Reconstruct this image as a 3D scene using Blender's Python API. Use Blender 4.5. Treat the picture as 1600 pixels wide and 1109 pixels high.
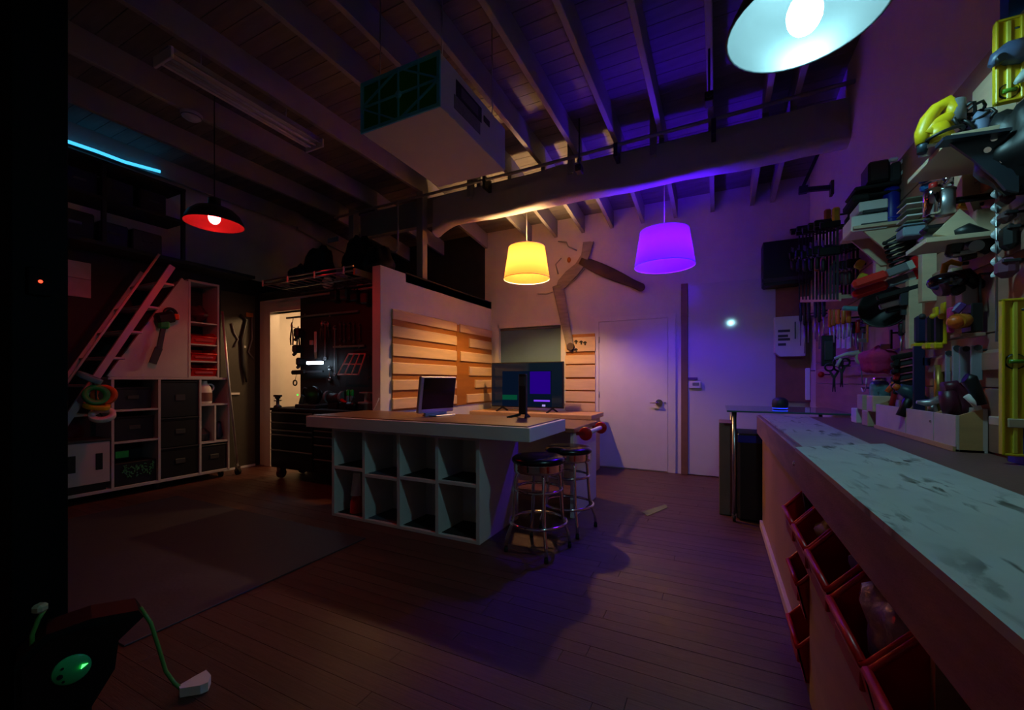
import bpy, math, random
from mathutils import Vector, Matrix
random.seed(7)
for o in list(bpy.data.objects): bpy.data.objects.remove(o)
SC = bpy.context.scene
COL = SC.collection
# ------------------------------------------------------------------ camera
CAM_H, YAW, FPX, CX, HY = 1.25, math.radians(26.2), 650.0, 800.0, 595.0
cd = bpy.data.cameras.new('camera'); cd.sensor_width = 36.0; cd.lens = FPX/1600*36; cd.shift_y = (HY-554.5)/1600
cd.clip_start = .05
cam = bpy.data.objects.new('camera', cd); COL.objects.link(cam)
cam.location = (0, 0, CAM_H); cam.rotation_euler = (math.pi/2, 0, YAW)
SC.camera = cam
# ------------------------------------------------------------------ world and exposure
w = bpy.data.worlds.new('world'); SC.world = w; w.use_nodes = True
w.node_tree.nodes['Background'].inputs[0].default_value = (.02, .03, .06, 1)
w.node_tree.nodes['Background'].inputs[1].default_value = 0
SC.view_settings.view_transform = 'Standard'; SC.view_settings.look = 'None'
SC.view_settings.exposure = 0.25; SC.view_settings.gamma = 1.0; SC.view_settings.use_curve_mapping = False
CYAN_W, RED_W, WARM_W, VIOLET_W, HALL_W, STRIP_W, BENCHLED_W = 150.0, 150.0, 1050.0, 560.0, 140.0, 1.4, 12.0   # radiance of each lamp
# ------------------------------------------------------------------ geometry helpers
SN, CS = math.sin(YAW), math.cos(YAW)
def ray(px, py):
    u, v = (px-CX)/FPX, (HY-py)/FPX
    return Vector((-SN+CS*u, CS+SN*u, v))
def onx(px, py, x): r = ray(px, py); r = r*(x/r.x); return Vector((r.x, r.y, r.z+CAM_H))
def ony(px, py, y): r = ray(px, py); r = r*(y/r.y); return Vector((r.x, r.y, r.z+CAM_H))
def onz(px, py, z): r = ray(px, py); r = r*((z-CAM_H)/r.z); return Vector((r.x, r.y, z))
def V(*a): return Vector(a)
OFF = {}
class MB:
    def __init__(s): s.v = []; s.f = []; s.s = []
    def add(s, vs, fs, sm=False):
        n = len(s.v); s.v += [Vector(p) for p in vs]; s.f += [tuple(i+n for i in f) for f in fs]; s.s += [sm]*len(fs); return s
    def box(s, x0, x1, y0, y1, z0, z1, b=0):
        return s.obox(((x0+x1)/2, (y0+y1)/2, (z0+z1)/2), (abs(x1-x0), abs(y1-y0), abs(z1-z0)), None, b)
    def obox(s, c, size, R=None, b=0):
        h = [q/2 for q in size]; c = Vector(c)
        b = min(b, min(h)*.8)
        vs = []; idx = {}
        if b <= 0:
            for sx in (-1, 1):
                for sy in (-1, 1):
                    for sz in (-1, 1): idx[(sx, sy, sz)] = len(vs); vs.append(Vector((sx*h[0], sy*h[1], sz*h[2])))
            fs = [[(-1,-1,-1),(-1,-1,1),(-1,1,1),(-1,1,-1)], [(1,-1,-1),(1,1,-1),(1,1,1),(1,-1,1)], [(-1,-1,-1),(1,-1,-1),(1,-1,1),(-1,-1,1)],
                  [(-1,1,-1),(-1,1,1),(1,1,1),(1,1,-1)], [(-1,-1,-1),(-1,1,-1),(1,1,-1),(1,-1,-1)], [(-1,-1,1),(1,-1,1),(1,1,1),(-1,1,1)]]
            fs = [tuple(idx[k] for k in f) for f in fs]
        else:
            for sx in (-1, 1):
                for sy in (-1, 1):
                    for sz in (-1, 1):
                        for a in range(3):
                            p = [sx*h[0], sy*h[1], sz*h[2]]; sg = (sx, sy, sz)
                            for k in range(3):
                                if k != a: p[k] -= sg[k]*b
                            idx[(sx, sy, sz, a)] = len(vs); vs.append(Vector(p))
            fs = []
            for a in range(3):
                o = [k for k in range(3) if k != a]
                for sg in (-1, 1):
                    q = []
                    for (i, j) in ((-1,-1),(1,-1),(1,1),(-1,1)):
                        k = [0,0,0]; k[a] = sg; k[o[0]] = i; k[o[1]] = j; q.append(idx[tuple(k)+(a,)])
                    fs.append(q if (sg > 0) == (a != 1) else q[::-1])
            for a in range(3):
                o = [k for k in range(3) if k != a]
                for i in (-1, 1):
                    for j in (-1, 1):
                        k0 = [0,0,0]; k0[a] = -1; k0[o[0]] = i; k0[o[1]] = j; k1 = list(k0); k1[a] = 1
                        q = [idx[tuple(k0)+(o[0],)], idx[tuple(k1)+(o[0],)], idx[tuple(k1)+(o[1],)], idx[tuple(k0)+(o[1],)]]
                        fs.append(q)
            for sx in (-1, 1):
                for sy in (-1, 1):
                    for sz in (-1, 1): fs.append([idx[(sx,sy,sz,a)] for a in range(3)])
            ff = []
            for f in fs:                                     # outward winding
                cc = sum((vs[i] for i in f), Vector())/len(f); n = (vs[f[1]]-vs[f[0]]).cross(vs[f[2]]-vs[f[0]])
                ff.append(tuple(f) if n.dot(cc) >= 0 else tuple(f[::-1]))
            fs = ff
        if R is not None: vs = [R @ p for p in vs]
        return s.add([p+c for p in vs], fs)
    def bar(s, a, b, w, h, up=(0,0,1), bev=0):
        a = Vector(a); b = Vector(b); d = b-a; L = d.length; d = d/L; up = Vector(up)
        if abs(d.dot(up)) > .99: up = Vector((1,0,0)) if abs(d.x) < .9 else Vector((0,1,0))
        sd = up.cross(d).normalized(); u2 = d.cross(sd)
        R = Matrix((sd, d, u2)).transposed()
        return s.obox((a+b)/2, (w, L, h), R, bev)
    def tube(s, pts, r, seg=8, closed=False, caps=True):
        pts = [Vector(p) for p in pts]; n = len(pts); rs = r if isinstance(r, (list, tuple)) else [r]*n
        vs = []; nrm = None
        for i, p in enumerate(pts):
            if closed: t = pts[(i+1) % n]-pts[i-1]
            else: t = pts[min(i+1, n-1)]-pts[max(i-1, 0)]
            if t.length < 1e-9: t = Vector((0,0,1))
            t.normalize()
            if nrm is None:
                q = Vector((0,0,1)) if abs(t.z) < .9 else Vector((1,0,0)); nrm = (q-t*q.dot(t)).normalized()
            else:
                nrm = nrm-t*nrm.dot(t); nrm = nrm.normalized() if nrm.length > 1e-6 else Vector((1,0,0))
            bn = t.cross(nrm)
            for k in range(seg):
                a = 2*math.pi*k/seg; vs.append(p+(nrm*math.cos(a)+bn*math.sin(a))*rs[i])
        fs = []
        for i in range(n if closed else n-1):
            j = (i+1) % n
            for k in range(seg): fs.append((i*seg+k, i*seg+(k+1) % seg, j*seg+(k+1) % seg, j*seg+k))
        s.add(vs, fs, True)
        if caps and not closed:
            m = len(s.v)-len(vs); s.f += [tuple(m+k for k in range(seg))[::-1], tuple(m+(n-1)*seg+k for k in range(seg))]; s.s += [False, False]
        return s
    def cyl(s, a, b, r0, r1=None, seg=16): return s.tube([a, b], [r0, r0 if r1 is None else r1], seg)
    def lathe(s, prof, o=(0,0,0), ax=(0,0,1), seg=24, sm=True):
        ax = Vector(ax).normalized(); q = Vector((1,0,0)) if abs(ax.x) < .9 else Vector((0,1,0))
        e1 = (q-ax*q.dot(ax)).normalized(); e2 = ax.cross(e1); o = Vector(o); vs = []; fs = []; n = len(prof)
        for (r, z) in prof:
            for k in range(seg): a = 2*math.pi*k/seg; vs.append(o+ax*z+(e1*math.cos(a)+e2*math.sin(a))*max(r, 1e-4))
        for i in range(n-1):
            for k in range(seg): fs.append((i*seg+k, i*seg+(k+1) % seg, (i+1)*seg+(k+1) % seg, (i+1)*seg+k))
        return s.add(vs, fs, sm)
    def prism(s, poly, o, ux, uy, d):
        o = Vector(o); ux = Vector(ux); uy = Vector(uy); d = Vector(d); n = len(poly)
        a = [o+ux*p[0]+uy*p[1] for p in poly]; vs = a+[p+d for p in a]
        fs = [tuple(range(n))[::-1], tuple(range(n, 2*n))]+[(i, (i+1) % n, n+(i+1) % n, n+i) for i in range(n)]
        return s.add(vs, fs)
    def pris(s, pts, d):
        n = len(pts); a = [Vector(p) for p in pts]; d = Vector(d)
        return s.add(a+[p+d for p in a], [tuple(range(n))[::-1], tuple(range(n, 2*n))]+[(i, (i+1) % n, n+(i+1) % n, n+i) for i in range(n)])
    def sphere(s, c, r, sc=(1,1,1), seg=14, rings=8, R=None):
        c = Vector(c); vs = []; fs = []
        for i in range(rings+1):
            t = math.pi*i/rings
            for k in range(seg):
                a = 2*math.pi*k/seg; p = Vector((math.sin(t)*math.cos(a)*sc[0], math.sin(t)*math.sin(a)*sc[1], math.cos(t)*sc[2]))*r
                vs.append(c+((R @ p) if R is not None else p))
        for i in range(rings):
            for k in range(seg): fs.append((i*seg+k, (i+1)*seg+k, (i+1)*seg+(k+1) % seg, i*seg+(k+1) % seg))
        return s.add(vs, fs, True)
    def torus(s, c, ax, R, r, seg=24, rs=8, a0=0, a1=2*math.pi):
        ax = Vector(ax).normalized(); q = Vector((1,0,0)) if abs(ax.x) < .9 else Vector((0,1,0))
        e1 = (q-ax*q.dot(ax)).normalized(); e2 = ax.cross(e1); c = Vector(c); full = a1-a0 > 6.28
        pts = [c+(e1*math.cos(a0+(a1-a0)*k/seg)+e2*math.sin(a0+(a1-a0)*k/seg))*R for k in range(seg if full else seg+1)]
        return s.tube(pts, r, rs, closed=full)
    def grid(s, fn, nu, nv, sm=True):
        vs = [fn(i/nu, j/nv) for i in range(nu+1) for j in range(nv+1)]
        fs = [(i*(nv+1)+j, (i+1)*(nv+1)+j, (i+1)*(nv+1)+j+1, i*(nv+1)+j+1) for i in range(nu) for j in range(nv)]
        return s.add(vs, fs, sm)
    def build(s, name, m, parent=None, org=None):
        off = OFF[parent.name] if parent is not None else (Vector(org) if org is not None else Vector((0,0,0)))
        me = bpy.data.meshes.new(name); me.from_pydata([p-off for p in s.v], [], s.f); me.update()
        me.polygons.foreach_set('use_smooth', s.s)
        me.materials.append(m)
        o = bpy.data.objects.new(name, me); COL.objects.link(o)
        if parent is not None: o.parent = parent
        elif org is not None: o.location = off
        OFF[o.name] = off
        return o
def tag(o, label, cat, group=None, kind=None):
    if label: o['label'] = label
    if cat: o['category'] = cat
    if group: o['group'] = group
    if kind: o['kind'] = kind
    return o
def thing(name, label, cat, loc=(0,0,0), group=None):
    o = bpy.data.objects.new(name, None); o.empty_display_size = .05; COL.objects.link(o); o.location = loc
    OFF[o.name] = Vector(loc); return tag(o, label, cat, group)
def struct(o): o['kind'] = 'structure'; return o
def dup(o, loc, rz=None, label=None, group=None, parent=None):
    c = o.copy(); COL.objects.link(c)
    if parent is None:
        c.location = loc; OFF[c.name] = Vector(loc)
        if rz is not None: c.rotation_euler.z = rz
        if label: c['label'] = label
        if group: c['group'] = group
    else: c.parent = parent; OFF[c.name] = OFF[parent.name]
    for ch in [k for k in o.children]: dup(ch, None, parent=c)
    return c
# ------------------------------------------------------------------ materials
MATS = {}
def lin(c): return tuple(((x/255)/12.92 if x/255 <= .04045 else ((x/255+.055)/1.055)**2.4) for x in c)
def M(name, col, rough=.55, metal=0, var=.12, scale=6, bump=0, bscale=60, stretch=None, coat=0, spec=.5, rnd=0):
    if name in MATS: return MATS[name]
    m = bpy.data.materials.new(name); m.use_nodes = True; MATS[name] = m
    nt = m.node_tree; b = nt.nodes['Principled BSDF']; c = lin(col)
    b.inputs['Roughness'].default_value = rough; b.inputs['Metallic'].default_value = metal
    b.inputs['Coat Weight'].default_value = coat; b.inputs['Specular IOR Level'].default_value = spec
    tc = nt.nodes.new('ShaderNodeTexCoord'); mp = nt.nodes.new('ShaderNodeMapping'); nz = nt.nodes.new('ShaderNodeTexNoise')
    nt.links.new(tc.outputs['Object'], mp.inputs[0]); nt.links.new(mp.outputs[0], nz.inputs['Vector'])
    if stretch: mp.inputs['Scale'].default_value = stretch
    nz.inputs['Scale'].default_value = scale; nz.inputs['Detail'].default_value = 5; nz.inputs['Roughness'].default_value = .6
    rp = nt.nodes.new('ShaderNodeValToRGB'); nt.links.new(nz.outputs['Fac'], rp.inputs[0])
    rp.color_ramp.elements[0].position = .3; rp.color_ramp.elements[1].position = .7
    rp.color_ramp.elements[0].color = tuple(x*(1-var) for x in c)+(1,); rp.color_ramp.elements[1].color = tuple(min(1, x*(1+var)) for x in c)+(1,)
    out = rp.outputs[0]
    if rnd:
        oi = nt.nodes.new('ShaderNodeObjectInfo'); mr = nt.nodes.new('ShaderNodeMapRange'); hs = nt.nodes.new('ShaderNodeHueSaturation')
        mr.inputs[3].default_value = 1-rnd; mr.inputs[4].default_value = 1+rnd
        nt.links.new(oi.outputs['Random'], mr.inputs[0]); nt.links.new(mr.outputs[0], hs.inputs['Value']); nt.links.new(out, hs.inputs['Color']); out = hs.outputs[0]
    nt.links.new(out, b.inputs['Base Color'])
    if bump:
        n2 = nt.nodes.new('ShaderNodeTexNoise'); n2.inputs['Scale'].default_value = bscale; n2.inputs['Detail'].default_value = 3
        nt.links.new(mp.outputs[0], n2.inputs['Vector'])
        bp = nt.nodes.new('ShaderNodeBump'); bp.inputs['Strength'].default_value = bump; bp.inputs['Distance'].default_value = .01
        nt.links.new(n2.outputs['Fac'], bp.inputs['Height']); nt.links.new(bp.outputs[0], b.inputs['Normal'])
        rr = nt.nodes.new('ShaderNodeMapRange'); rr.inputs[3].default_value = max(0, rough-.12); rr.inputs[4].default_value = min(1, rough+.12)
        nt.links.new(nz.outputs['Fac'], rr.inputs[0]); nt.links.new(rr.outputs[0], b.inputs['Roughness'])
    return m
def E(name, col, strength):
    if name in MATS: return MATS[name]
    m = bpy.data.materials.new(name); m.use_nodes = True; MATS[name] = m; nt = m.node_tree
    nt.nodes.remove(nt.nodes['Principled BSDF']); e = nt.nodes.new('ShaderNodeEmission')
    e.inputs[0].default_value = tuple(col)+(1,); e.inputs[1].default_value = strength
    nt.links.new(e.outputs[0], nt.nodes['Material Output'].inputs[0]); return m
def FABRIC(name, col, trans=.5):
    if name in MATS: return MATS[name]
    m = bpy.data.materials.new(name); m.use_nodes = True; MATS[name] = m; nt = m.node_tree; c = lin(col)+(1,)
    nt.nodes.remove(nt.nodes['Principled BSDF'])
    d = nt.nodes.new('ShaderNodeBsdfDiffuse'); t = nt.nodes.new('ShaderNodeBsdfTranslucent'); x = nt.nodes.new('ShaderNodeMixShader')
    tc = nt.nodes.new('ShaderNodeTexCoord'); wv = nt.nodes.new('ShaderNodeTexNoise'); wv.inputs['Scale'].default_value = 180
    mr = nt.nodes.new('ShaderNodeMapRange'); mr.inputs[3].default_value = trans-.08; mr.inputs[4].default_value = trans+.08
    nt.links.new(tc.outputs['Object'], wv.inputs['Vector']); nt.links.new(wv.outputs['Fac'], mr.inputs[0]); nt.links.new(mr.outputs[0], x.inputs[0])
    d.inputs[0].default_value = c; t.inputs[0].default_value = c
    nt.links.new(d.outputs[0], x.inputs[1]); nt.links.new(t.outputs[0], x.inputs[2]); nt.links.new(x.outputs[0], nt.nodes['Material Output'].inputs[0]); return m
def GLASS(name, col, rough=.05):
    m = M(name, col, rough, var=0); m.node_tree.nodes['Principled BSDF'].inputs['Transmission Weight'].default_value = .9; return m
m_wall = M('white wall paint', (205,200,195), .7, var=.04, bump=.08, bscale=90)
m_wallr = m_wall
m_dark = M('black painted wall', (24,24,27), .7, var=.2)
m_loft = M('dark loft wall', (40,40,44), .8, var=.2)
m_floor = M('stained oak strip', (84,50,42), .34, var=.5, scale=3, stretch=(1,14,14), bump=.35, bscale=9, rnd=.18)
m_floorbase = M('floor joint dirt', (36,22,20), .9)
m_deck = M('whitewashed deck board', (112,108,106), .8, var=.2, scale=2, stretch=(1,8,8), rnd=.12)
m_raft = M('painted rafter', (145,145,142), .65, var=.1, scale=2, bump=.1)
m_white = M('white laminate', (208,204,200), .45, var=.03)
m_ply = M('birch plywood', (205,160,105), .55, var=.12, scale=1.5, stretch=(1,1,10), bump=.06)
m_plyd = M('amber plywood panel', (166,104,36), .55, var=.15, scale=1.5, stretch=(1,1,8))
m_pale = M('pale maple', (206,182,150), .55, var=.1, scale=2, stretch=(1,1,9), rnd=.05)
m_pine = M('reddish fir ply', (154,116,98), .6, var=.18, scale=2, stretch=(8,1,1), bump=.1)
m_wood = M('brown worktop wood', (112,78,56), .4, var=.2, scale=2, stretch=(1,8,8))
m_black = M('black plastic', (20,20,22), .45, var=.15)
m_blackm = M('black satin metal', (22,22,25), .35, .3, var=.15)
m_rub = M('black rubber', (16,16,17), .8)
m_steel = M('brushed steel', (170,170,172), .3, 1, var=.08, scale=30)
m_chrome = M('chrome', (225,225,228), .08, 1, var=.02)
m_alu = M('silver aluminium', (190,190,195), .4, .8, var=.05)
m_grey = M('grey plastic', (110,112,116), .5)
m_dgrey = M('dark grey plastic', (50,52,56), .5)
m_red = M('red plastic', (196,16,18), .35, var=.08)
m_redpaint = M('red painted metal', (170,30,30), .4)
m_yellow = M('yellow plastic', (214,180,20), .4, var=.06)
m_blue = M('blue plastic', (20,30,150), .4)
m_navy = M('navy plastic', (26,32,70), .45)
m_green = M('green plastic', (30,160,70), .45)
m_orange = M('orange plastic', (214,96,26), .45)
m_teal = M('teal plastic', (90,150,160), .4)
m_amber = M('amber resin handle', (176,104,30), .3)
m_mag = M('magenta cloth', (190,40,110), .9, bump=.3)
m_maroon = M('maroon plastic', (80,24,44), .4)
m_purple = M('purple plastic', (90,50,130), .4)
m_paper = M('white paper', (225,222,215), .8, var=.02)
m_clear = M('clear film bag', (150,150,170), .2, var=.3, scale=25, bump=.6, bscale=30)
# ================================================================== STRUCTURE
XL, XR, YB, YF = -6.15, 1.0, 6.05, -1.6          # left wall, right wall, back wall, wall behind the camera
DF, LZ = 3.93, 2.54                               # inner wall plane and loft height
# floor: base slab + strips
fl = struct(MB().box(XL-.1, XR+.1, YF-.1, YB+.1, -.12, -.022).build('floor', m_floorbase))
pl = MB().obox((.5, 0, 0), (1, 1, .02), None, .0012); base = None
W_ST = .084; rows = int((YB-.5)/W_ST); rnd = random.Random(3)
for i in range(rows+1):
    y = .5+i*W_ST; xs = [XL]; off = rnd.uniform(.5, 1.9)
    x = XL+off
    while x < XR-.5: xs.append(x); x += rnd.uniform(1.75, 2.3)
    xs.append(XR)
    for a, b in zip(xs[:-1], xs[1:]):
        if y > DF+.1 and b < -3.6: continue
        if base is None:
            o = pl.build('floor_plank', m_floor, fl); base = o
        else:
            o = base.copy(); COL.objects.link(o); o.parent = fl
        o.location = (a+.001, y+W_ST/2, -.012+rnd.uniform(-.0006, .0006)); o.scale = (b-a-.002, W_ST-.0015, 1)
q = MB()
for i in range(int((.5-YF)/W_ST)+1):
    y = .5-i*W_ST
    for k in range(4): x0 = XL+k*1.79; q.box(x0+.001, x0+1.787, y-W_ST+.0015, y-.0015, -.022, -.002)
o = q.build('floor_plank_field', m_floor, fl); o['kind'] = 'stuff'
# walls
def wallbox(name, m, *a): return struct(MB().box(*a).build(name, m))
wallbox('wall_right', m_wallr, XR, XR+.12, YF, YB, -.02, 4.1)
wallbox('wall_front', m_wallr, XL, XR, YF-.12, YF, -.02, 4.1)
WX0, WX1, WZ0, WZ1 = -3.236, -2.106, .95, 2.14       # window
q = MB().box(-3.48, WX0, YB, YB+.12, -.02, 4.1).box(WX1, XR+.12, YB, YB+.12, -.02, 4.1).box(WX0, WX1, YB, YB+.12, -.02, WZ0).box(WX0, WX1, YB, YB+.12, WZ1, 4.1)
struct(q.build('wall_back', m_wall))
wallbox('wall_left', m_dark, XL-.12, XL, YF, YB+.12, -.02, 2.74)
wallbox('wall_left_upper', m_wall, XL-.12, XL, YF, YB+.12, 2.74, 4.1)
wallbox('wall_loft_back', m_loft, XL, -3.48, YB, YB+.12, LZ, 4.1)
wallbox('wall_partition', m_wall, -3.48, -3.36, 3.51, YB, -.02, LZ)
DX0, DX1, DZ = -5.87, -5.08, 2.25
q = MB().box(XL, DX0, DF, DF+.12, -.02, LZ).box(DX1, -3.48, DF, DF+.12, -.02, LZ).box(DX0, DX1, DF, DF+.12, DZ, LZ)
struct(q.build('wall_inner', m_wall))
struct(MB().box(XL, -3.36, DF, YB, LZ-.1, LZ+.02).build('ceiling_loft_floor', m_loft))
# hall behind the doorway
wallbox('wall_hall_left', m_wall, XL, XL+.03, DF+.12, 5.3, -.02, LZ-.1)
wallbox('wall_hall_back', m_wall, XL, -3.48, 5.3, 5.4, -.02, LZ-.1)
struct(MB().box(DX0-.13, DX0, DF-.025, DF+.12, -.02, DZ+.13).box(DX1, DX1+.12, DF-.025, DF+.12, -.02, DZ+.13).box(DX0, DX1, DF-.025, DF+.12, DZ, DZ+.13).build('trim_1', m_white))
hl = thing('hall_lamp_offscreen', 'small round ceiling lamp in the room beyond the doorway', 'lamp', (-5.0, 4.6, LZ-.1))
MB().lathe([(.0, -.08), (.09, -.07), (.12, -.02), (.12, 0)], (-5.0, 4.6, LZ-.1)).build('diffuser', E('hall glow', (1, .58, .26), HALL_W), hl)
MB().cyl((-5.0, 4.6, LZ-.02-.08), (-5.0, 4.6, LZ-.1+.005), .135, seg=24).build('canopy', m_white, hl)
# roof: deck boards, rafters, beam
ce = struct(MB().box(XL-.12, XR+.12, YF-.12, YB+.12, 4.1, 4.2).build('ceiling', m_loft))
db = MB().obox((0,0,0), (XR-XL, .136, .02), None, .002); base = None
y = YF+.07
def deckz(y): return 3.93 if y < 4.45 else 3.93-(y-4.45)*.13
while y < YB:
    if base is None: o = db.build('deck_board', m_deck, ce); base = o
    else: o = base.copy(); COL.objects.link(o); o.parent = ce
    o.location = ((XL+XR)/2, y, deckz(y)); y += .139
    if y > 4.45: o.rotation_euler.x = -.13
RX = [.62, .40, -.05, -.50, -.93, -1.36, -1.79, -2.22, -2.65, -3.45, -4.33, -5.10, -6.0]
for x in RX:
    MB().box(x-.024, x+.024, YF, 4.44, 3.70, 3.925, .004).build('rafter', m_raft, ce)
    MB().pris([(x-.024, 4.44, 3.66), (x-.024, YB, 3.46), (x-.024, YB, 3.70), (x-.024, 4.44, 3.92)], (.048, 0, 0)).build('rafter', m_raft, ce)
for x in (-2.65, -1.36, -.5):                                       # hangers between beam and rafters
    MB().box(x-.1, x-.04, 4.33, 4.42, 3.5, 3.93, .004).build('beam_hanger', m_raft, ce)
bm_ = MB().box(-4.6, XR, 4.40, 4.50, 3.30, 3.64, .004).build('beam', m_raft, ce)
MB().box(-3.50, -3.40, 4.30, 4.40, LZ, 3.70, .004).build('post', m_raft, ce)
MB().box(-4.72, -4.62, 4.30, 4.40, LZ, 3.70, .004).build('post', m_raft, ce)
rw = random.Random(5)
def wrap(u, v):                                                     # fabric sheet stretched over the beam, sagging underneath
    x = -3.28+(XR+3.28)*u; a = v
    if a < .42: t = a/.42; p = V(x, 4.375-.02*math.sin(3*x)-.03*t, 3.62-.36*t)
    elif a < .6: t = (a-.42)/.18; p = V(x, 4.345+.18*t, 3.26-.03*math.sin(math.pi*t))
    else: t = (a-.6)/.4; p = V(x, 4.525, 3.26+.34*t)
    wv = .006*math.sin(7*x+6*a)+.004*math.sin(19*x-9*a)
    end = max(0, 1-u*14)
    return p+V(0, -wv, -.006*math.sin(5*x)-.10*end*end*(1 if .2 < a < .8 else .4))
MB().grid(wrap, 90, 22).build('beam_wrap', M('white wrap sheet', (178,176,176), .6, var=.06, bump=.2, bscale=8), ce)
# conduit in front of the beam
cp = thing('conduit_pipe', 'thin grey conduit pipe running along the front of the wrapped beam', 'pipe', (-1.9, 4.22, 3.62))
MB().tube([(-4.9, 4.22, 3.58), (-1.9, 4.22, 3.6), (XR, 4.22, 3.66)], .017, 10).build('pipe', m_raft, cp)
for px in (757, 962, 1115):
    x = ony(px, 280, 4.22).x
    MB().box(x-.02, x+.02, 4.2, 4.36, 3.5, 3.64, .003).build('clip', m_black, cp)
hk = onx(622, 330, -3.72)
j = MB().tube([(-3.72, 4.2, 3.6), (-3.72, 4.2, 3.0), (-3.73, 4.2, 2.95), (-3.76, 4.19, 2.925), (-3.82, 4.19, 2.93)], .012, 8).build('drop_pipe', m_raft, None, (-3.72, 4.2, 3.6))
tag(j, 'thin white J-shaped drop pipe hanging in front of the dark loft', 'pipe')
# window with a lowered blind
wn = struct(MB().box(WX0-.05, WX0+.03, YB-.02, YB+.12, WZ0-.05, WZ1+.05).box(WX1-.03, WX1+.05, YB-.02, YB+.12, WZ0-.05, WZ1+.05).box(WX0, WX1, YB-.02, YB+.12, WZ1-.03, WZ1+.05).box(WX0, WX1, YB-.02, YB+.12, WZ0-.05, WZ0+.03).build('window_1', m_white))
MB().box(WX0+.03, WX1-.03, YB+.05, YB+.06, WZ0+.03, WZ1-.03).build('blind', M('grey green roller blind', (92,124,132), .7, var=.04), wn)
MB().cyl((WX0+.03, YB+.045, WZ1-.05), (WX1-.03, YB+.045, WZ1-.05), .02).build('blind_roller', m_grey, wn)
MB().box(WX0+.03, WX1-.03, YB+.1, YB+.11, WZ0, WZ1).build('pane', M('night glass', (10,14,20), .05), wn)
# door on the back wall
D0, D1, DH = -1.545, -.60, 2.11
struct(MB().box(D0-.06, D0-.005, YB-.02, YB, 0, DH+.06).box(D1+.005, D1+.10, YB-.02, YB, 0, DH+.06).box(D0-.005, D1+.005, YB-.019, YB, DH+.005, DH+.06).build('trim_2', m_white))
dr = struct(MB().box(D0, D1, YB-.015, YB-.001, .012, DH, .002).build('door_1', m_white))
hp = ony(1030, 629, YB-.02)
MB().cyl(hp+V(0,0,0), hp+V(0,-.014,0), .046, seg=20).cyl(hp, hp+V(0,-.055,0), .011).tube([hp+V(0,-.055,0), hp+V(-.03,-.058,0), hp+V(-.12,-.055,-.004)], [.011,.01,.008], 8).build('door_handle', m_chrome, dr)
for z in (.28, 1.05, 1.85): MB().cyl((D0-.002, YB-.018, z-.045), (D0-.002, YB-.018, z+.045), .009, seg=8).build('hinge', m_steel, dr)
MB().cyl(hp+V(.075,.005,-.0), hp+V(.075,-.004,0), .012).build('strike', m_steel, dr)
# baseboard
struct(MB().box(-1.9, D0-.06, YB-.015, YB, 0, .09).build('baseboard_back', m_white))
# ================================================================== LAMPS
def dome_lamp(label, c, col, watts, outer, r=.19, cordtop=3.70, bulbr=.05, drop=.0, lining=(200,200,200)):
    t = thing('dome_pendant', label, 'lamp', c); c = Vector(c)
    prof = [(r, 0), (r*.97, .03), (r*.86, .085), (r*.66, .13), (r*.42, .155), (.055, .165), (.05, .2), (.05, .235), (.02, .25)]
    MB().lathe(prof, c, seg=40).build('dome_shade', outer, t)
    MB().lathe([(a-.004, b-.002) for a, b in prof[:6]]+[(.001, .16)], c, seg=40).build('enamel_lining', M(label[:8]+' lining', lining, .35, var=0), t)
    MB().torus(c, (0,0,1), r, .005, 40, 6).build('rim', outer, t)
    b = MB().sphere(c+V(0,0,.055-drop), bulbr, (1,1,1.25), 16, 10).build('bulb', E(label[:12]+' bulb', col, watts), t)
    MB().cyl(c+V(0,0,.1), c+V(0,0,.165), .022).build('socket', m_paper, t)
    MB().cyl(c+V(0,0,.25), V(c.x, c.y, cordtop), .005, seg=6).build('cord', m_black, t)
    return t
def on_h(px, py, d): r = ray(px, py)*d; return V(r.x, r.y, r.z+CAM_H)
dome_lamp('cyan lit dome pendant lamp above the long workbench', on_h(1257, 33, 1.47), (.38, .90, 1), CYAN_W, M('dark enamel', (44,46,50), .4), .245, 3.93, .055, .03, (58,58,59))
dome_lamp('red lit dome pendant lamp near the rolling ladder cart', on_h(335, 350, 3.9), (1, .012, .012), RED_W, M('dark enamel', (44,46,50), .4), .24, 3.93, .05, -.005, (58,58,59))
def shade_lamp(label, c, rb, rt, h, fab, col, watts, top):
    t = thing('shade_pendant', label, 'lamp', c); c = Vector(c)
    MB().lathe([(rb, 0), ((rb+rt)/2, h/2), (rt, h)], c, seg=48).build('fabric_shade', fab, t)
    MB().torus(c, (0,0,1), rb, .004, 48, 6).build('hoop', m_paper, t); MB().torus(c+V(0,0,h), (0,0,1), rt, .004, 48, 6).build('hoop', m_paper, t)
    q = MB()
    for k in range(3):
        a = k*2.094; q.tube([c+V(0,0,h-.03), c+V(rt*math.cos(a), rt*math.sin(a), h)], .003, 5)
    q.build('spider', m_steel, t)
    MB().sphere(c+V(0,0,h*.5), .05, (1,1,1.2), 16, 10).build('bulb', E(label[:10]+' bulb', col, watts), t)
    MB().cyl(c+V(0,0,h*.5+.06), c+V(0,0,h), .02).build('socket', m_paper, t)
    MB().cyl(c+V(0,0,h), V(c.x, c.y, top), .005, seg=6).build('cord', m_paper, t)
    return t
cy = ony(823, 436, 4.80); cv = ony(1038, 416, 4.75)
shade_lamp('warm glowing linen drum shade pendant lamp in front of the slatted partition', cy, .29, .228, .40, FABRIC('glow tinted linen', (122,82,42), .5), (1, .56, .22), WARM_W, 3.75)  # linen colour tinted amber to carry the bulb's glow
shade_lamp('violet glowing drum shade pendant lamp hanging before the white panel', cv, .31, .25, .38, FABRIC('white linen', (160,150,165), .5), (.066, .001, 1), VIOLET_W, 3.75)
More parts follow.
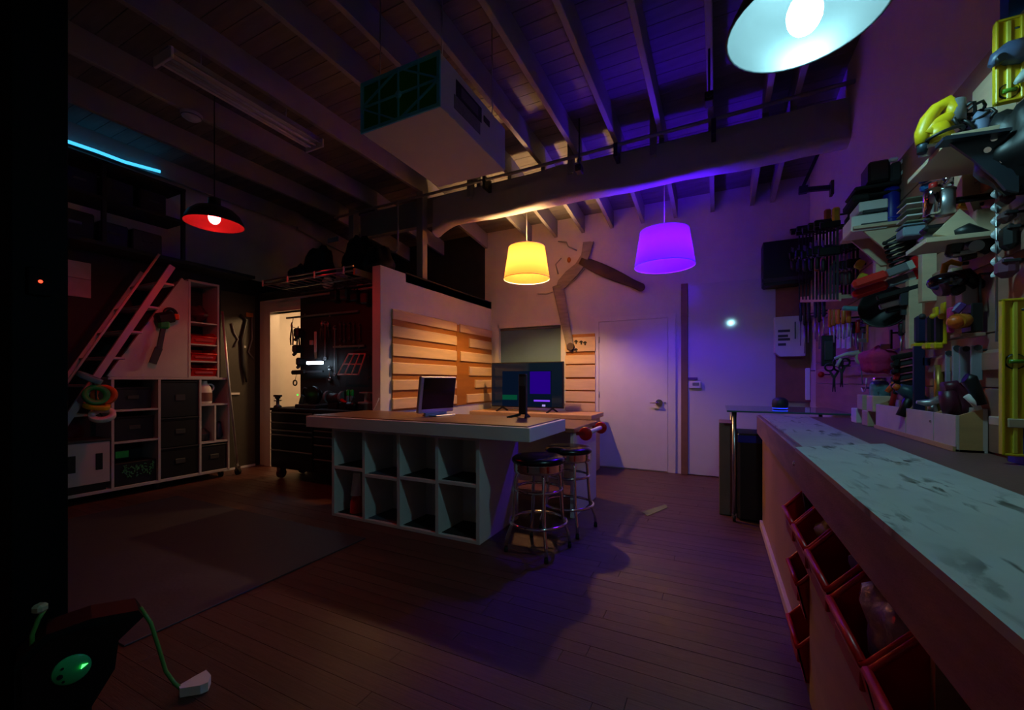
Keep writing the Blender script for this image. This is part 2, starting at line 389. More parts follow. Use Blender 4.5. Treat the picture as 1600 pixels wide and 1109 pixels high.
# LED strip along the rafter on the left
st = MB().tube([onx(103, 220, -5.9), onx(150, 236, -5.9), onx(195, 253, -5.9), onx(250, 268, -5.9)], .018, 8).build('light_strip', E('blue strip', (.05, .45, .9), STRIP_W), None, onx(180, 248, -5.9))
tag(st, 'thin blue glowing light strip along a rafter above the dark shelving', 'light strip')
# ================================================================== AIR FILTER BOX
af = thing('air_filter_box', 'white ceiling air cleaner box with green lattice filter grille', 'air cleaner', (-1.755, 2.4, 2.86))
ax0, ax1, ay0, ay1, az0, az1 = -2.07, -1.45, 2.0, 2.83, 2.855, 3.175
MB().box(ax0, ax1, ay0, ay1, az0, az1, .004).build('housing', m_white, af)
MB().box(ax0+.012, ax1-.012, ay0-.004, ay0+.002, az0+.012, az1-.012).build('filter_pleat', M('green filter cloth', (24,130,30), .9, var=.2, scale=90, stretch=(30,1,1)), af)
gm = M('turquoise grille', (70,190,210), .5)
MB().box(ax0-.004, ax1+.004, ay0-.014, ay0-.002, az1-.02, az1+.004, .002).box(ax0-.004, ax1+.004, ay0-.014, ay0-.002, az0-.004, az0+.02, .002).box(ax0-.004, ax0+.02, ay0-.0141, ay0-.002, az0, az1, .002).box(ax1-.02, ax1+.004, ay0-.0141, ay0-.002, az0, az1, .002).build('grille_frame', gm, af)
xm, zm = (ax0+ax1)/2, (az0+az1)/2
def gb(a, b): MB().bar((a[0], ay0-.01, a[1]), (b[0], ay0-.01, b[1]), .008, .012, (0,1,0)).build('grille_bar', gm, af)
xq0, xq1 = ax0+.155, ax1-.155
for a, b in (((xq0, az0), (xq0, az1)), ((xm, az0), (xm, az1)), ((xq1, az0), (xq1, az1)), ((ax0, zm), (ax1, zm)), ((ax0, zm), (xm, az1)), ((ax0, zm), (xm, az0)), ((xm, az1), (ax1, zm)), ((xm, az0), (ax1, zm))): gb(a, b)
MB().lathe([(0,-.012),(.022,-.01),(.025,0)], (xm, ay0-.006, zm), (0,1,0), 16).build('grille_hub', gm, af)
MB().box(ax1-.001, ax1+.003, 2.16, 2.47, 3.02, 3.12).build('control_label', m_black, af)
MB().box(ax1, ax1+.006, 2.21, 2.42, 3.035, 3.10).build('control_window', M('label grey', (90,84,88), .4), af)
MB().box(ax1-.001, ax1+.004, 2.14, 2.45, 2.93, 3.015).build('instruction_sticker', M('grey sticker', (125,122,124), .6, var=.2, scale=40), af)
MB().box(ax1-.001, ax1+.005, 2.50, 2.58, 3.05, 3.09).build('switch', m_black, af)
for x in (ax0+.06, ax1-.06):
    for y in (ay0+.1, ay1-.1): MB().cyl((x, y, az1), (x, y, 3.94), .004, seg=6).build('hanger_rod', m_steel, af)
# ================================================================== FLUORESCENT FIXTURE, DETECTOR
fx = thing('tube_light_fixture', 'unlit twin tube shop light fixture with pale end caps under the rafters', 'light fixture', (-3.53, 2.2, 3.55))
f0, f1 = V(-3.55, 1.55, 3.56), V(-3.51, 2.81, 3.56)
MB().box(-3.60, -3.46, 1.56, 2.80, 3.575, 3.62, .004).build('housing', m_raft, fx)
MB().prism([(-.1,0),(-.05,.03),(.05,.03),(.1,0),(.095,-.003),(.045,.026),(-.045,.026),(-.095,-.003)], (-3.53,1.57,3.548), (1,0,0), (0,0,1), (0,1.22,0)).build('reflector', m_white, fx)
for dx in (-.035, .035): MB().cyl((-3.53+dx, 1.58, 3.54), (-3.53+dx, 2.78, 3.54), .013, seg=10).build('tube', M('unlit tube', (200,200,205), .2), fx)
for y in (1.55, 2.79): MB().box(-3.65, -3.41, y, y+.02, 3.51, 3.59, .004).build('end_cap', m_white, fx)
for y in (1.8, 2.5): MB().cyl((-3.53, y, 3.62), (-3.53, y, 3.93), .004, seg=6).build('hanger', m_steel, fx)
c = V(-4.33, 2.13, 3.70)
sd_ = thing('smoke_detector', 'round white smoke detector under a rafter on the dark side', 'detector', c)
MB().lathe([(.001,-.055),(.05,-.05),(.075,-.03),(.085,-.012),(.085,0)], c, seg=24).build('cover', m_white, sd_)
MB().torus(c+V(0,0,-.03), (0,0,1), .078, .004, 24, 6).build('vent_ring', m_grey, sd_)
# small camera gadgets on the beam and rafter
for px, py, yy, lab in ((1108, 152, 3.4, 'small black security camera hung from a rafter near the cyan lamp'), (905, 262, 4.1, 'small black spot fixture clipped at the pipe above the warm lamp')):
    p = ony(px, py, yy); g = thing('ceiling_camera', lab, 'camera', p)
    MB().box(p.x-.03, p.x+.03, p.y-.05, p.y+.05, p.z-.05, p.z+.02, .006).build('body', m_black, g)
    MB().cyl(p+V(0,-.05,-.015), p+V(0,-.06,-.015), .02).build('lens', m_dgrey, g)
    MB().cyl(p+V(0,0,.015), V(p.x, p.y, 3.94), .008, seg=8).build('mount', m_black, g)
# ================================================================== ISLAND
isl = thing('work_island', 'white topped work island with four pairs of open cubbies', 'workbench', (-2.35, 3.05, 0))
IX0, IX1, IY0, IY1 = -3.5, -1.18, 2.68, 3.45
MB().box(IX0, IX1, IY0, IY1, .815, .918, .004).build('slab', m_white, isl)
MB().box(IX0+.03, IX1-.03, IY0+.03, IY1-.02, .916, .926, .002).build('top_surface', m_wood, isl)
CX0, CX1, CY0, CY1, T = -3.21, -1.62, 2.735, 3.42, .03
xs = [CX0+(CX1-CX0)*k/4 for k in range(5)]
m_carc = m_white
for k in range(5):
    a = xs[k]-(0 if k == 0 else (T if k == 4 else T/2)); b = a+T
    MB().box(a, b, CY0, CY1, 0, .815, .001).build('upright', m_carc, isl)
    MB().box(a-.001, b+.001, CY0-.004, CY0, 0, .815, .0008).build('edge_band', m_white, isl)
MB().box(CX0, CX1, CY1-.33, CY1-.31, 0, .815).build('back_panel', m_carc, isl)
zs = [.44, .40, .42, .43]
for k in range(4):
    a, b = xs[k]+(T if k == 0 else T/2), xs[k+1]-(T if k == 3 else T/2)
    for z in (.0, zs[k], .79):
        MB().box(a, b, CY0+.01, CY1-.32, z, z+.025).build('shelf', m_carc, isl)
        MB().box(a, b, CY0-.003, CY0+.01, z, z+.025, .001).build('edge_band', m_white, isl)
    for z in (.0255, zs[k]+.0255): MB().box(a+.01, b-.01, CY0+.03, CY1-.34, z, z+.004).build('liner', m_rub if k != 1 else M('grey liner', (80,80,95), .8), isl)
# items in the first cubby
bx0 = xs[0]+.17
g = thing('detergent_bag', 'white bag with red lower half in the lower cubby of the island', 'bag', (-3.01, 2.84, .03))
MB().grid(lambda u, v: V(-3.01+.06*math.cos(6.2832*u)*(1-.35*v**6), 2.84+.06*math.sin(6.2832*u)*(1-.8*v**4), .03+.17*v), 16, 5).build('red_panel', m_red, g)
MB().grid(lambda u, v: V(-3.01+.055*math.cos(6.2832*u)*(1-.15*v), 2.84+.055*math.sin(6.2832*u)*(1-.8*v), .19+.2*v), 16, 5).build('white_panel', m_paper, g)
# monitor on island (silver framed)
mo = thing('silver_monitor', 'silver framed flat monitor with dark screen on the island top', 'monitor', (-2.36, 3.2, .926))
R = Matrix.Rotation(math.radians(78), 3, 'Z') @ Matrix.Rotation(math.radians(8), 3, 'X')
c = V(-2.34, 3.17, 1.125)
def mloc(p): return c+R @ Vector(p)
MB().obox(c, (.43, .035, .335), R, .006).build('bezel', m_alu, mo)
MB().obox(mloc((.012, -.0185, .012)), (.385, .004, .285), R).build('screen', M('black glass screen', (6,6,8), .12), mo)
MB().obox(mloc((0, .02, -.03)), (.09, .03, .22), R, .005).build('stand_neck', m_alu, mo)
MB().obox((-2.34, 3.2, .932), (.24, .2, .012), Matrix.Rotation(math.radians(78), 3, 'Z'), .004).build('stand_foot', m_alu, mo)
MB().obox(mloc((0, -.004, -.185)), (.26, .03, .04), R, .004).build('speaker_bar', M('grey speaker plastic', (150,148,150), .5), mo)
# bare monitor stand
ms = thing('monitor_stand', 'bare black upright monitor stand on short feet before the large screen', 'stand', (-1.53, 3.33, .926))
p = V(-1.53, 3.33, .926)
MB().box(p.x-.035, p.x+.035, p.y-.02, p.y+.02, p.z+.03, p.z+.385, .006).build('column', m_black, ms)
for s in (-1, 1): MB().bar(p+V(s*.03, 0, .03), p+V(s*.09-.04, -.06, .0), .018, .02).bar(p+V(s*.03,0,.03), p+V(s*.07-.04,.07,0), .018,.02).build('foot', m_black, ms)
MB().box(p.x-.03, p.x+.03, p.y-.026, p.y-.018, p.z+.28, p.z+.36, .003).build('mount_plate', m_dgrey, ms)
# ================================================================== BACK TABLE with end panel
bt = thing('side_table', 'low wooden topped table with white end panel behind the bar stools', 'table', (-2.2, 4.0, 0))
MB().box(-3.3, -1.15, 3.6, 4.45, .78, .82, .004).build('tabletop', m_wood, bt)
MB().box(-1.20, -1.165, 3.64, 4.42, 0, .78, .002).build('end_panel', m_white, bt)
MB().box(-3.28, -3.24, 3.64, 4.42, 0, .78, .002).build('end_panel', m_white, bt)
MB().box(-3.24, -1.2, 4.38, 4.41, .1, .78).build('back_panel', m_white, bt)
rl = thing('red_roll_holder', 'white roll between two red end discs on the table end', 'roll holder', (-1.1, 4.0, .78))
a, b = V(-1.08, 3.72, .765), V(-1.08, 4.28, .765)
MB().cyl(a, b, .022, seg=14).build('roll', m_paper, rl)
for q_ in (a, b): MB().lathe([(.0,-.012),(.05,-.012),(.062,-.004),(.062,.008),(.045,.014),(.018,.014),(.018,.03),(0,.03)], q_, (0,1,0), 20).build('end_disc', m_red, rl)
for q_ in (a, b): MB().bar(q_, q_+V(-.09, 0, .0), .025, .03).build('bracket', m_redpaint, rl)
# ================================================================== STOOLS
def stool(label, x, y):
    t = thing('bar_stool', label, 'stool', (x, y, 0), 'chrome bar stools')
    MB().lathe([(0,.70),(.12,.70),(.175,.695),(.195,.68),(.198,.665),(.19,.65),(.0,.648)], (x,y,0), seg=36).build('seat', M('black vinyl', (14,14,16), .25, var=.1), t)
    MB().lathe([(.183,.65),(.186,.645),(.180,.635),(.186,.625),(.180,.615),(.186,.605),(.180,.595),(.183,.585),(.16,.58),(0,.58)], (x,y,0), seg=36).build('seat_band', m_chrome, t)
    for k in range(4):
        a = .62+k*math.pi/2; d = V(math.cos(a), math.sin(a), 0); o = V(x, y, 0)
        MB().tube([o+d*.10+V(0,0,.585), o+d*.145+V(0,0,.575), o+d*.165+V(0,0,.54), o+d*.185+V(0,0,.26), o+d*.195+V(0,0,.2), o+d*.235+V(0,0,.1), o+d*.242+V(0,0,.03)], .0125, 10).build('leg', m_chrome, t)
        MB().cyl(o+d*.242+V(0,0,0), o+d*.242+V(0,0,.035), .0145, seg=10).build('foot_cap', m_rub, t)
    MB().torus((x,y,.455), (0,0,1), .172, .0115, 36, 8).build('upper_ring', m_chrome, t)
    MB().torus((x,y,.215), (0,0,1), .207, .0125, 36, 8).build('foot_ring', m_chrome, t)
    return t
stool('chrome ringed bar stool with black seat at the island corner', -1.19, 2.86)
stool('chrome ringed bar stool with black seat tucked against the low table', -1.13, 3.38)
# ================================================================== SLAT PANELS (partition)
sp = thing('slat_wall', 'amber plywood panel with pale horizontal cleat slats on the partition', 'wall panel', (-3.355, 4.8, .9))
X = -3.36
MB().box(X, X+.014, 3.69, YB-.02, .90, 2.06, .001).build('backing', m_plyd, sp)
zt = [2.07, 1.88, 1.67, 1.455, 1.254, 1.04]; zb = [1.965, 1.765, 1.546, 1.338, 1.15, .93]
m_slat = M('birch slat', (216,182,136), .5, var=.1, scale=2, stretch=(1,1,9), rnd=.06)
for a, b in zip(zt, zb): MB().pris([(X+.014, 3.677, b+.0), (X+.034, 3.677, b-.004), (X+.034, 3.677, a), (X+.014, 3.677, a+.012)], (0, 4.98-3.677, 0)).build('slat', m_slat, sp)
for (a, b), px in zip(zip(zt, zb), (719, 734, 720, 734, 743, 730)):
    y0 = onx(px, 560, X+.03).y
    MB().pris([(X+.014, y0, b), (X+.034, y0, b-.004), (X+.034, y0, a), (X+.014, y0, a+.012)], (0, YB-.03-y0, 0)).build('slat', m_slat, sp)
MB().box(X+.014, X+.02, 5.0, 5.06, .9, 2.06).build('centre_strip', m_plyd, sp)
p = onx(676, 596, X+.05)
ob = thing('outlet_box', 'small pale outlet box mounted on the slatted panel', 'outlet', p)
MB().box(X+.03, X+.06, p.y-.07, p.y+.07, p.z-.055, p.z+.055, .004).build('box', M('beige box', (206,194,168), .5), ob)
for s in (-1, 1): MB().box(X+.059, X+.063, p.y+s*.03-.02, p.y+s*.03+.02, p.z-.022, p.z+.022, .003).build('socket_face', m_black, ob)
# slats right of the window on the back wall
sr = thing('cleat_strip', 'narrow stack of pale wooden cleat slats between the window and the white door', 'wall panel', (-1.82, YB-.01, .8))
x0, x1 = ony(884, 560, YB).x, ony(931, 560, YB).x
MB().box(x0+.01, x1-.01, YB-.014, YB-.001, .74, 1.95).build('backing', m_plyd, sr)
zz = 1.78
for py0, py1 in ((527, 549), (555, 568), (571, 589), (593, 609), (612, 627), (630, 642), (645, 655)):
    za, zb_ = ony(907, py0, YB-.03).z, ony(907, py1, YB-.03).z
    MB().pris([(x0, YB-.014, zb_+.004), (x0, YB-.034, zb_), (x0, YB-.034, za), (x0, YB-.014, za+.006)], (x1-x0, 0, 0)).build('slat', m_slat, sr)
hkl = ['first of the upper three from the window', 'middle of the upper three', 'last of the upper three next to the door', 'lower one nearer the door', 'lower one at the blade tip']
for px, py in ((900, 534), (908, 535), (914, 536), (900, 547), (894, 547)):
    p = ony(px, py, YB-.045); h = thing('key_hook', 'black double hook on the slats, %s' % hkl.pop(0), 'hook', p, 'hooks on the top slat')
    MB().torus(p+V(0,0,0), (0,1,0), .022, .006, 12, 6, math.pi, 2*math.pi).build('hook', m_black, h)
    MB().box(p.x-.008, p.x+.008, p.y, YB-.03, p.z-.03, p.z+.028).build('plate', m_black, h)
# ================================================================== TV AND CONSOLE
cb = thing('media_bench', 'long low light wood bench under the large screen', 'bench', (-2.3, 5.6, 0))
MB().box(-3.33, -1.46, 5.32, 5.95, .74, .80, .004).build('top', m_ply, cb)
MB().box(-3.33, -1.50, 5.36, 5.95, .58, .68, .004).build('shelf', m_ply, cb)
for x in (-3.3, -2.4, -1.55): MB().box(x, x+.05, 5.38, 5.9, 0, .74, .002).build('upright', m_ply, cb)
tv = thing('television', 'large flat television with a glowing violet screen patch on the low bench', 'television', (-2.5, 5.55, .8))
T0, T1, TZ0, TZ1, TY = -3.08, -1.93, .86, 1.525, 5.55
MB().box(T0, T1, TY, TY+.05, TZ0, TZ1, .005).build('bezel', m_black, tv)
scr = M('dark teal glass', (8,22,34), .08, var=0)
b_ = scr.node_tree.nodes['Principled BSDF']; b_.inputs['Emission Color'].default_value = lin((8,30,48))+(1,); b_.inputs['Emission Strength'].default_value = .25
MB().box(T0+.015, T1-.015, TY-.003, TY+.001, TZ0+.02, TZ1-.015).build('screen', scr, tv)
def tvr(a, b, c_, d_, m, n):
    A, B = ony(a, d_, TY-.005), ony(b, c_, TY-.005)
    MB().box(A.x, B.x, TY-.006, TY-.003, A.z, B.z).build(n, m, tv)
tvr(785, 862, 579, 634, E('screen rectangle dark', lin((5,14,30)), 1), 'dark_rectangle')  # emissive coloured rectangles laid over the dark glass
for o_ in [tv.children[-1]]: pass
def tvq(a, b, c_, d_, col, n, s=1):
    A, B = ony(a, d_, TY-.008), ony(b, c_, TY-.008)
    MB().box(A.x, B.x, TY-.009, TY-.006, A.z, B.z).build(n, E('screen '+n, lin(col), s), tv)
tvq(828, 860, 580, 615, (30,0,110), 'violet_panel'); tvq(785, 808, 617, 624, (4,60,40), 'green_glow'); tvq(834, 859, 625, 627, (120,60,230), 'lavender_line'); tvq(847, 852, 632, 635, (150,130,200), 'logo_mark')
for x in (-2.9, -2.1): MB().bar((x, TY+.02, TZ0), (x-.04, TY-.1, .8), .02, .02).bar((x, TY+.02, TZ0), (x+.04, TY+.12, .8), .02, .02).build('foot', m_black, tv)
# ================================================================== WALL SCULPTURE of old wooden blades
m_old = M('weathered grey wood', (140,130,118), .7, var=.3, scale=4, stretch=(1,1,6), bump=.3)
m_old2 = M('dark aged timber', (74,56,46), .7, var=.35, scale=4, bump=.3)
YS = YB-.03
def sil(pts, m, name, par, d=.03, y=YS):
    MB().pris([ony(px, py, y) for px, py in pts], (0, d, 0)).build(name, m, par)
sc_ = thing('old_propeller', 'old wooden propeller like sculpture with two long blades on the back wall', 'wall decoration', ony(893, 430, YS))
def blade(p0, p1, w0, wm, w1, y0, m, nm):
    A, B = ony(*p0, YS), ony(*p1, YS); A.y = B.y = YS-.02; d = (B-A); n = Vector((-d.z, 0, d.x)).normalized()
    def fn(u, v):
        w = (w0*(1-u)+w1*u)+wm*math.sin(math.pi*min(1, u*1.2)); a = 2*math.pi*v; tw = .8*(1-u)-.2
        off = Vector((n.x*math.cos(a)*w/2, .018*math.sin(a)+math.cos(a)*w/2*math.sin(tw)*.2, n.z*math.cos(a)*w/2))
        return A+d*u+off
    q = MB().grid(fn, 18, 16); k = len(q.v)
    q.f += [tuple(range(16)), tuple(range(k-17, k-1))[::-1]]; q.s += [False, False]
    q.build(nm, m, par_)
par_ = sc_
blade((908, 407), (1004, 450), .13, .05, .11, 0, m_old2, 'blade')
blade((872, 446), (892, 544), .17, .0, .12, 0, m_old, 'blade')
for (px, py) in ((1001, 448), (891, 541)):
    p = ony(px, py, YS-.045); MB().cyl(p, p+V(0,.04,0), .055, seg=14).build('blade_tip', m_old2, sc_)
hub = [(922,377),(927,378),(921,398),(914,414),(903,428),(886,446),(876,455),(868,450),(872,438),(884,424),(899,412),(908,398),(911,378)]
sil(hub, m_old, 'hub_arc', sc_, .035, YS-.03)
MB().tube([ony(x_, y_, YS-.01) for x_, y_ in ((927,377),(921,402),(913,420),(898,437),(880,449))], .009, 6).build('wire_edge', m_steel, sc_)
MB().tube([ony(x_, y_, YS-.01) for x_, y_ in ((840,459),(855,459),(864,456))], .008, 6).build('wire_hook', m_steel, sc_)
MB().tube([ony(x_, y_, YS) for x_, y_ in ((872,377),(885,378),(888,385),(901,391))], .009, 6).build('bent_rod', m_steel, sc_)
MB().tube([ony(x_, y_, YS) for x_, y_ in ((877,403),(868,413),(872,428))], .010, 6).build('bent_rod', m_steel, sc_)
p = ony(889, 406, YS); MB().sphere(p, .03, (1, .6, 1.4)).build('knob', m_amber, sc_)
# ================================================================== WHITE PANEL, SWITCH, POST
pw = thing('sliding_panel', 'tall glossy white sliding panel with a brown edge post right of the door', 'panel', (.2, YB-.03, 0))
P0, P1 = ony(1075, 600, YB-.03).x, .69
MB().box(P0, P1, YB-.035, YB-.005, .01, 2.53, .002).build('panel', M('glossy white board', (198,196,196), .07, var=.02), pw)
MB().box(P0-.085, P0, YB-.05, YB-.003, 0, 2.55, .003).build('edge_post', M('brown post', (120,84,66), .5), pw)
p = ony(1086, 600, YB-.04)
tk = thing('thermostat', 'small white wall control with dark symbols on the glossy panel', 'thermostat', p)
MB().box(p.x-.07, p.x+.07, YB-.07, YB-.034, p.z-.055, p.z+.04, .006).build('case', m_white, tk)
MB().box(p.x-.085, p.x+.03, YB-.06, YB-.034, p.z+.055, p.z+.09, .003).build('sign_strip', m_purple, tk)
MB().box(p.x-.03, p.x+.05, YB-.073, YB-.069, p.z-.02, p.z+.02, .001).build('window', m_grey, tk)
# corner: black box, brown panel, white dispenser
p0, p1 = ony(1191, 388, 5.9), ony(1243, 443, 5.9)
ah = thing('extractor_box', 'black rounded box mounted high in the corner beside the clamp rack', 'vent box', (p0.x+.15, 5.95, p1.z))
MB().prism([(0,0),(.02,-.02),(.36,-.02),(.5,.03),(.5,.5),(.0,.5)], (p0.x, 5.78, p1.z), (1,0,0), (0,0,1), (0,.25,0)).build('body', m_black, ah)
MB().box(p0.x-.01, p0.x+.48, 5.765, 5.79, p1.z+.02, p1.z+.06, .004).build('lip', m_dgrey, ah)
o = MB().box(ony(1212, 470, YB-.06).x, 1.0, YB-.06, YB-.03, 1.0, p1.z, .002).build('back_board', M('brown board', (132,84,66), .6, var=.15), None, (.8, YB-.05, 1.0))
tag(o, 'brown wooden board behind the white dispenser in the corner', 'board')
a, b = ony(1211, 497, 5.85), ony(1246, 556, 5.85)
wd = thing('towel_dispenser', 'white wall dispenser with a printed front under the black corner box', 'dispenser', (a.x, 5.9, b.z))
MB().prism([(0,.05),(.05,0),(.3,0),(.3,.47),(0,.47)], (a.x, 5.85, b.z), (1,0,0), (0,0,1), (0,.15,0)).build('body', m_white, wd)
for z, w_ in ((.30, .12), (.24, .1), (.20, .12), (.14, .08)): MB().box(a.x+.03, a.x+.03+w_, 5.846, 5.851, b.z+z-.015, b.z+z+.015).build('print', M('dark ink', (60,60,66), .6), wd)
MB().bar((a.x+.2, 5.84, b.z+.2), (a.x+.2, 5.84, b.z+.4), .015, .01).build('slot', m_dgrey, wd)
# ================================================================== GLASS TOPPED ROLLING TABLE, BIN, SPEAKER
rt = thing('rolling_table', 'small rolling table with green edged glass top at the end of the workbench', 'table', (.5, 4.5, 0))
MB().box(.08, .97, 4.14, 5.0, .975, .99, .003).build('glass_top', M('green glass', (70,110,100), .08, var=0), rt)
for x, y in ((.14, 4.2), (.14, 4.92), (.9, 4.92)):
    MB().cyl((x, y, .06), (x, y, .975), .018, seg=12).build('leg', m_steel, rt)
    MB().cyl((x-.012, y, .03), (x+.012, y, .03), .03, seg=14).build('caster', m_rub, rt)
    MB().box(x-.02, x+.02, y-.015, y+.015, .045, .075, .002).build('caster_fork', m_chrome, rt)
MB().box(.12, .16, 4.2, 4.92, .93, .97).box(.14, .9, 4.9, 4.94, .93, .97).build('frame_rail', m_steel, rt)
tb = thing('waste_bin', 'tall black waste bin under the glass topped table with a blue glow painted along its rim', 'bin', (.3, 4.5, 0))
MB().box(.17, .44, 4.24, 4.68, 0, .74, .02).build('body', m_black, tb)
MB().box(.165, .445, 4.235, 4.685, .70, .78, .012).build('rim', m_black, tb)
MB().box(.17, .44, 4.232, 4.24, .70, .765, .003).build('liner', m_blue, tb)  # blue strip painted in for the blue glow at the bin's top
o = MB().box(.02, .14, 4.36, 4.72, .0, .86, .004).build('cardboard_box', M('grey brown card', (120,96,84), .8), None, (.06, 4.5, 0))
tag(o, 'flattened upright brown cardboard box beside the black waste bin', 'box')
p = onz(1222, 634, .99)
es = thing('smart_speaker', 'small dark round speaker with a blue glowing ring on the glass table', 'speaker', V(p.x, 4.55, .99)); p = V(onx(1222, 634, .52).x, 4.5, .99)
es.location = p; OFF[es.name] = p
MB().lathe([(0,.0),(.05,.0),(.062,.02),(.066,.05),(.06,.085),(.04,.105),(0,.112)], p, seg=24).build('body', m_dgrey, es)
MB().torus(p+V(0,0,.012), (0,0,1), .058, .004, 24, 6).build('light_ring', E('blue ring', (.02,.05,1), 1.2), es)
# ================================================================== LONG WORKBENCH
wb = thing('long_workbench', 'long wooden workbench along the right wall with worn top', 'workbench', (.65, 2.0, 0))
BX, BT = .31, .957
m_bench = M('fir bench ply', (120,82,72), .5, var=.25, scale=2, stretch=(1,1,1), bump=.1)
MB().box(BX+.01, .995, -.4, 4.15, .917, BT, .003).build('bench_top', m_bench, wb)
MB().box(BX, BX+.03, -.4, 4.15, .80, BT-.004, .004).build('apron', M('worn apron board', (146,116,110), .55, var=.3, scale=3, stretch=(6,1,6), bump=.2), wb)
MB().box(BX+.04, BX+.06, 2.3, 4.13, .0, .80, .002).build('front_panel', m_pine, wb)
MB().box(BX+.02, BX+.045, 2.3, 4.14, .0, .06, .004).build('kick_strip', M('pale strip', (190,165,160), .6), wb)
MB().box(BX+.05, .99, 4.10, 4.13, 0, .80).build('end_panel', m_pine, wb)
m_pp = M('plain plywood divider', (172,146,110), .6, var=.12, scale=2, stretch=(1,1,6))
for y in (2.28, 1.05, .1): MB().box(BX+.05, .98, y-.02, y, 0, .80, .001).build('divider', m_pp, wb)
MB().box(BX+.015, BX+.035, .1, 1.97, 0, .55, .001).build('lower_panel', m_pp, wb)
MB().box(.93, .95, -.4, 4.1, 0, .80).build('back_panel', m_pp, wb)
MB().box(BX+.05, .95, -.4, 2.28, .40, .42).build('shelf', m_pp, wb)
p = onx(1241, 724, BX); MB().sphere(p, .012, (.6,1,1)).build('bolt', m_chrome, wb)
m_sheet = M('scuffed pale work sheet', (182,186,178), .5, var=.14, scale=3, bump=.12, bscale=12)
def scuffs(m):
    nt = m.node_tree; b = nt.nodes['Principled BSDF']; lk = b.inputs['Base Color'].links[0].from_socket
    tc = nt.nodes.new('ShaderNodeTexCoord'); mp = nt.nodes.new('ShaderNodeMapping'); mp.inputs['Scale'].default_value = (26, 7, 1); mp.inputs['Rotation'].default_value = (0,0,.5)
    nz = nt.nodes.new('ShaderNodeTexNoise'); nz.inputs['Scale'].default_value = 1.0; nz.inputs['Detail'].default_value = 6; nz.inputs['Distortion'].default_value = .6
    n2 = nt.nodes.new('ShaderNodeTexNoise'); n2.inputs['Scale'].default_value = 3.2; n2.inputs['Detail'].default_value = 2
    r = nt.nodes.new('ShaderNodeValToRGB'); r.color_ramp.elements[0].position = .53; r.color_ramp.elements[1].position = .62
    r2 = nt.nodes.new('ShaderNodeValToRGB'); r2.color_ramp.elements[0].position = .44; r2.color_ramp.elements[1].position = .58
    mu = nt.nodes.new('ShaderNodeMath'); mu.operation = 'MULTIPLY'; mx = nt.nodes.new('ShaderNodeMix'); mx.data_type = 'RGBA'
    nt.links.new(tc.outputs['Object'], mp.inputs[0]); nt.links.new(mp.outputs[0], nz.inputs['Vector']); nt.links.new(tc.outputs['Object'], n2.inputs['Vector'])
    nt.links.new(nz.outputs['Fac'], r.inputs[0]); nt.links.new(n2.outputs['Fac'], r2.inputs[0]); nt.links.new(r.outputs[0], mu.inputs[0]); nt.links.new(r2.outputs[0], mu.inputs[1])
    nt.links.new(mu.outputs[0], mx.inputs['Factor']); nt.links.new(lk, mx.inputs['A']); mx.inputs['B'].default_value = lin((84,82,70))+(1,)
    nt.links.new(mx.outputs['Result'], b.inputs['Base Color'])
scuffs(m_sheet)
o = MB().pris([(.295, -.35, BT), (.665, -.35, BT), (.665, 2.38, BT), (.295, 2.09, BT)], (0, 0, .016)).build('work_sheet', m_sheet, None, (.48, 1.0, BT)); tag(o, 'thick scuffed pale sheet laid over the front half of the workbench', 'work sheet')
m_sheet2 = M('worn lavender sheet', (176,168,166), .5, var=.16, scale=3, bump=.12, bscale=12); scuffs(m_sheet2)
o = MB().pris([(.335, 2.15, BT), (.62, 2.15, BT), (.66, 4.05, BT), (.335, 4.10, BT)], (0, 0, .008)).build('work_sheet', m_sheet2, None, (.48, 3, BT)); tag(o, 'thin worn sheet on the far half of the workbench by the glass table', 'work sheet')
# red bins under the apron
def bin_(label, y0, y1, z0, h, x0=.29, depth=.3, grp='red storage bins under the workbench'):
    t = thing('red_bin', label, 'storage bin', (x0+depth/2, (y0+y1)/2, z0), grp); th = .006; zf = z0+h*.55
    x1 = x0+depth
    for y in (y0, y1-th): MB().pris([(x0+.03, y, z0), (x1, y, z0), (x1, y, z0+h), (x0+.13, y, z0+h), (x0+.075, y, z0+h*.93), (x0+.01, y, zf), (x0, y, zf)], (0, th, 0)).build('side_wall', m_red, t)
    MB().pris([(x0+.03, y0, z0), (x0+.036, y0, z0), (x0+.007, y0, zf), (x0, y0, zf)], (0, y1-y0, 0)).build('front_wall', m_red, t)
    MB().box(x0+.03, x1, y0, y1, z0-.004, z0+.004).build('base', m_red, t)
    MB().box(x1-th, x1, y0, y1, z0, z0+h).build('rear_wall', m_red, t)
    MB().tube([(x0+.004, y0, zf+.004), (x0+.004, y1, zf+.004)], .010, 8).build('front_lip', m_red, t)
    for y in (y0, y1): MB().tube([(x0, y, zf), (x0+.015, y, zf+.012), (x0+.08, y, z0+h*.94), (x0+.13, y, z0+h)], .008, 6).build('side_rim', m_red, t)
    MB().box(x0+.008, x0+.02, y0+.04, y1-.04, z0+h*.2, z0+h*.4, .003).build('label_holder', m_redpaint, t)
    return t
ys = [2.22, 1.95, 1.68, 1.38, 1.07, .76, .45]
names = ['far end bin of the upper red row with a black tool standing in it', 'red bin with a green packet in the upper row under the workbench', 'red bin of the upper row beside the bagged parts', 'red bin filled with clear bagged parts in the upper row', 'red bin with empty deep front right after the bagged parts', 'red bin of the upper row next to the last divider']
for i in range(6): bin_(names[i], ys[i+1]+.01, ys[i]-.01, .56 if i < 3 else .545, .22, .265)
for i, (y1_, z_) in enumerate(((2.24, .31), (2.24, .06))): bin_(('red bin of the lower row next to the solid front panel', 'red bin near the floor beneath the lower row bin')[i], y1_-.25, y1_, z_, .23, .285, .19)
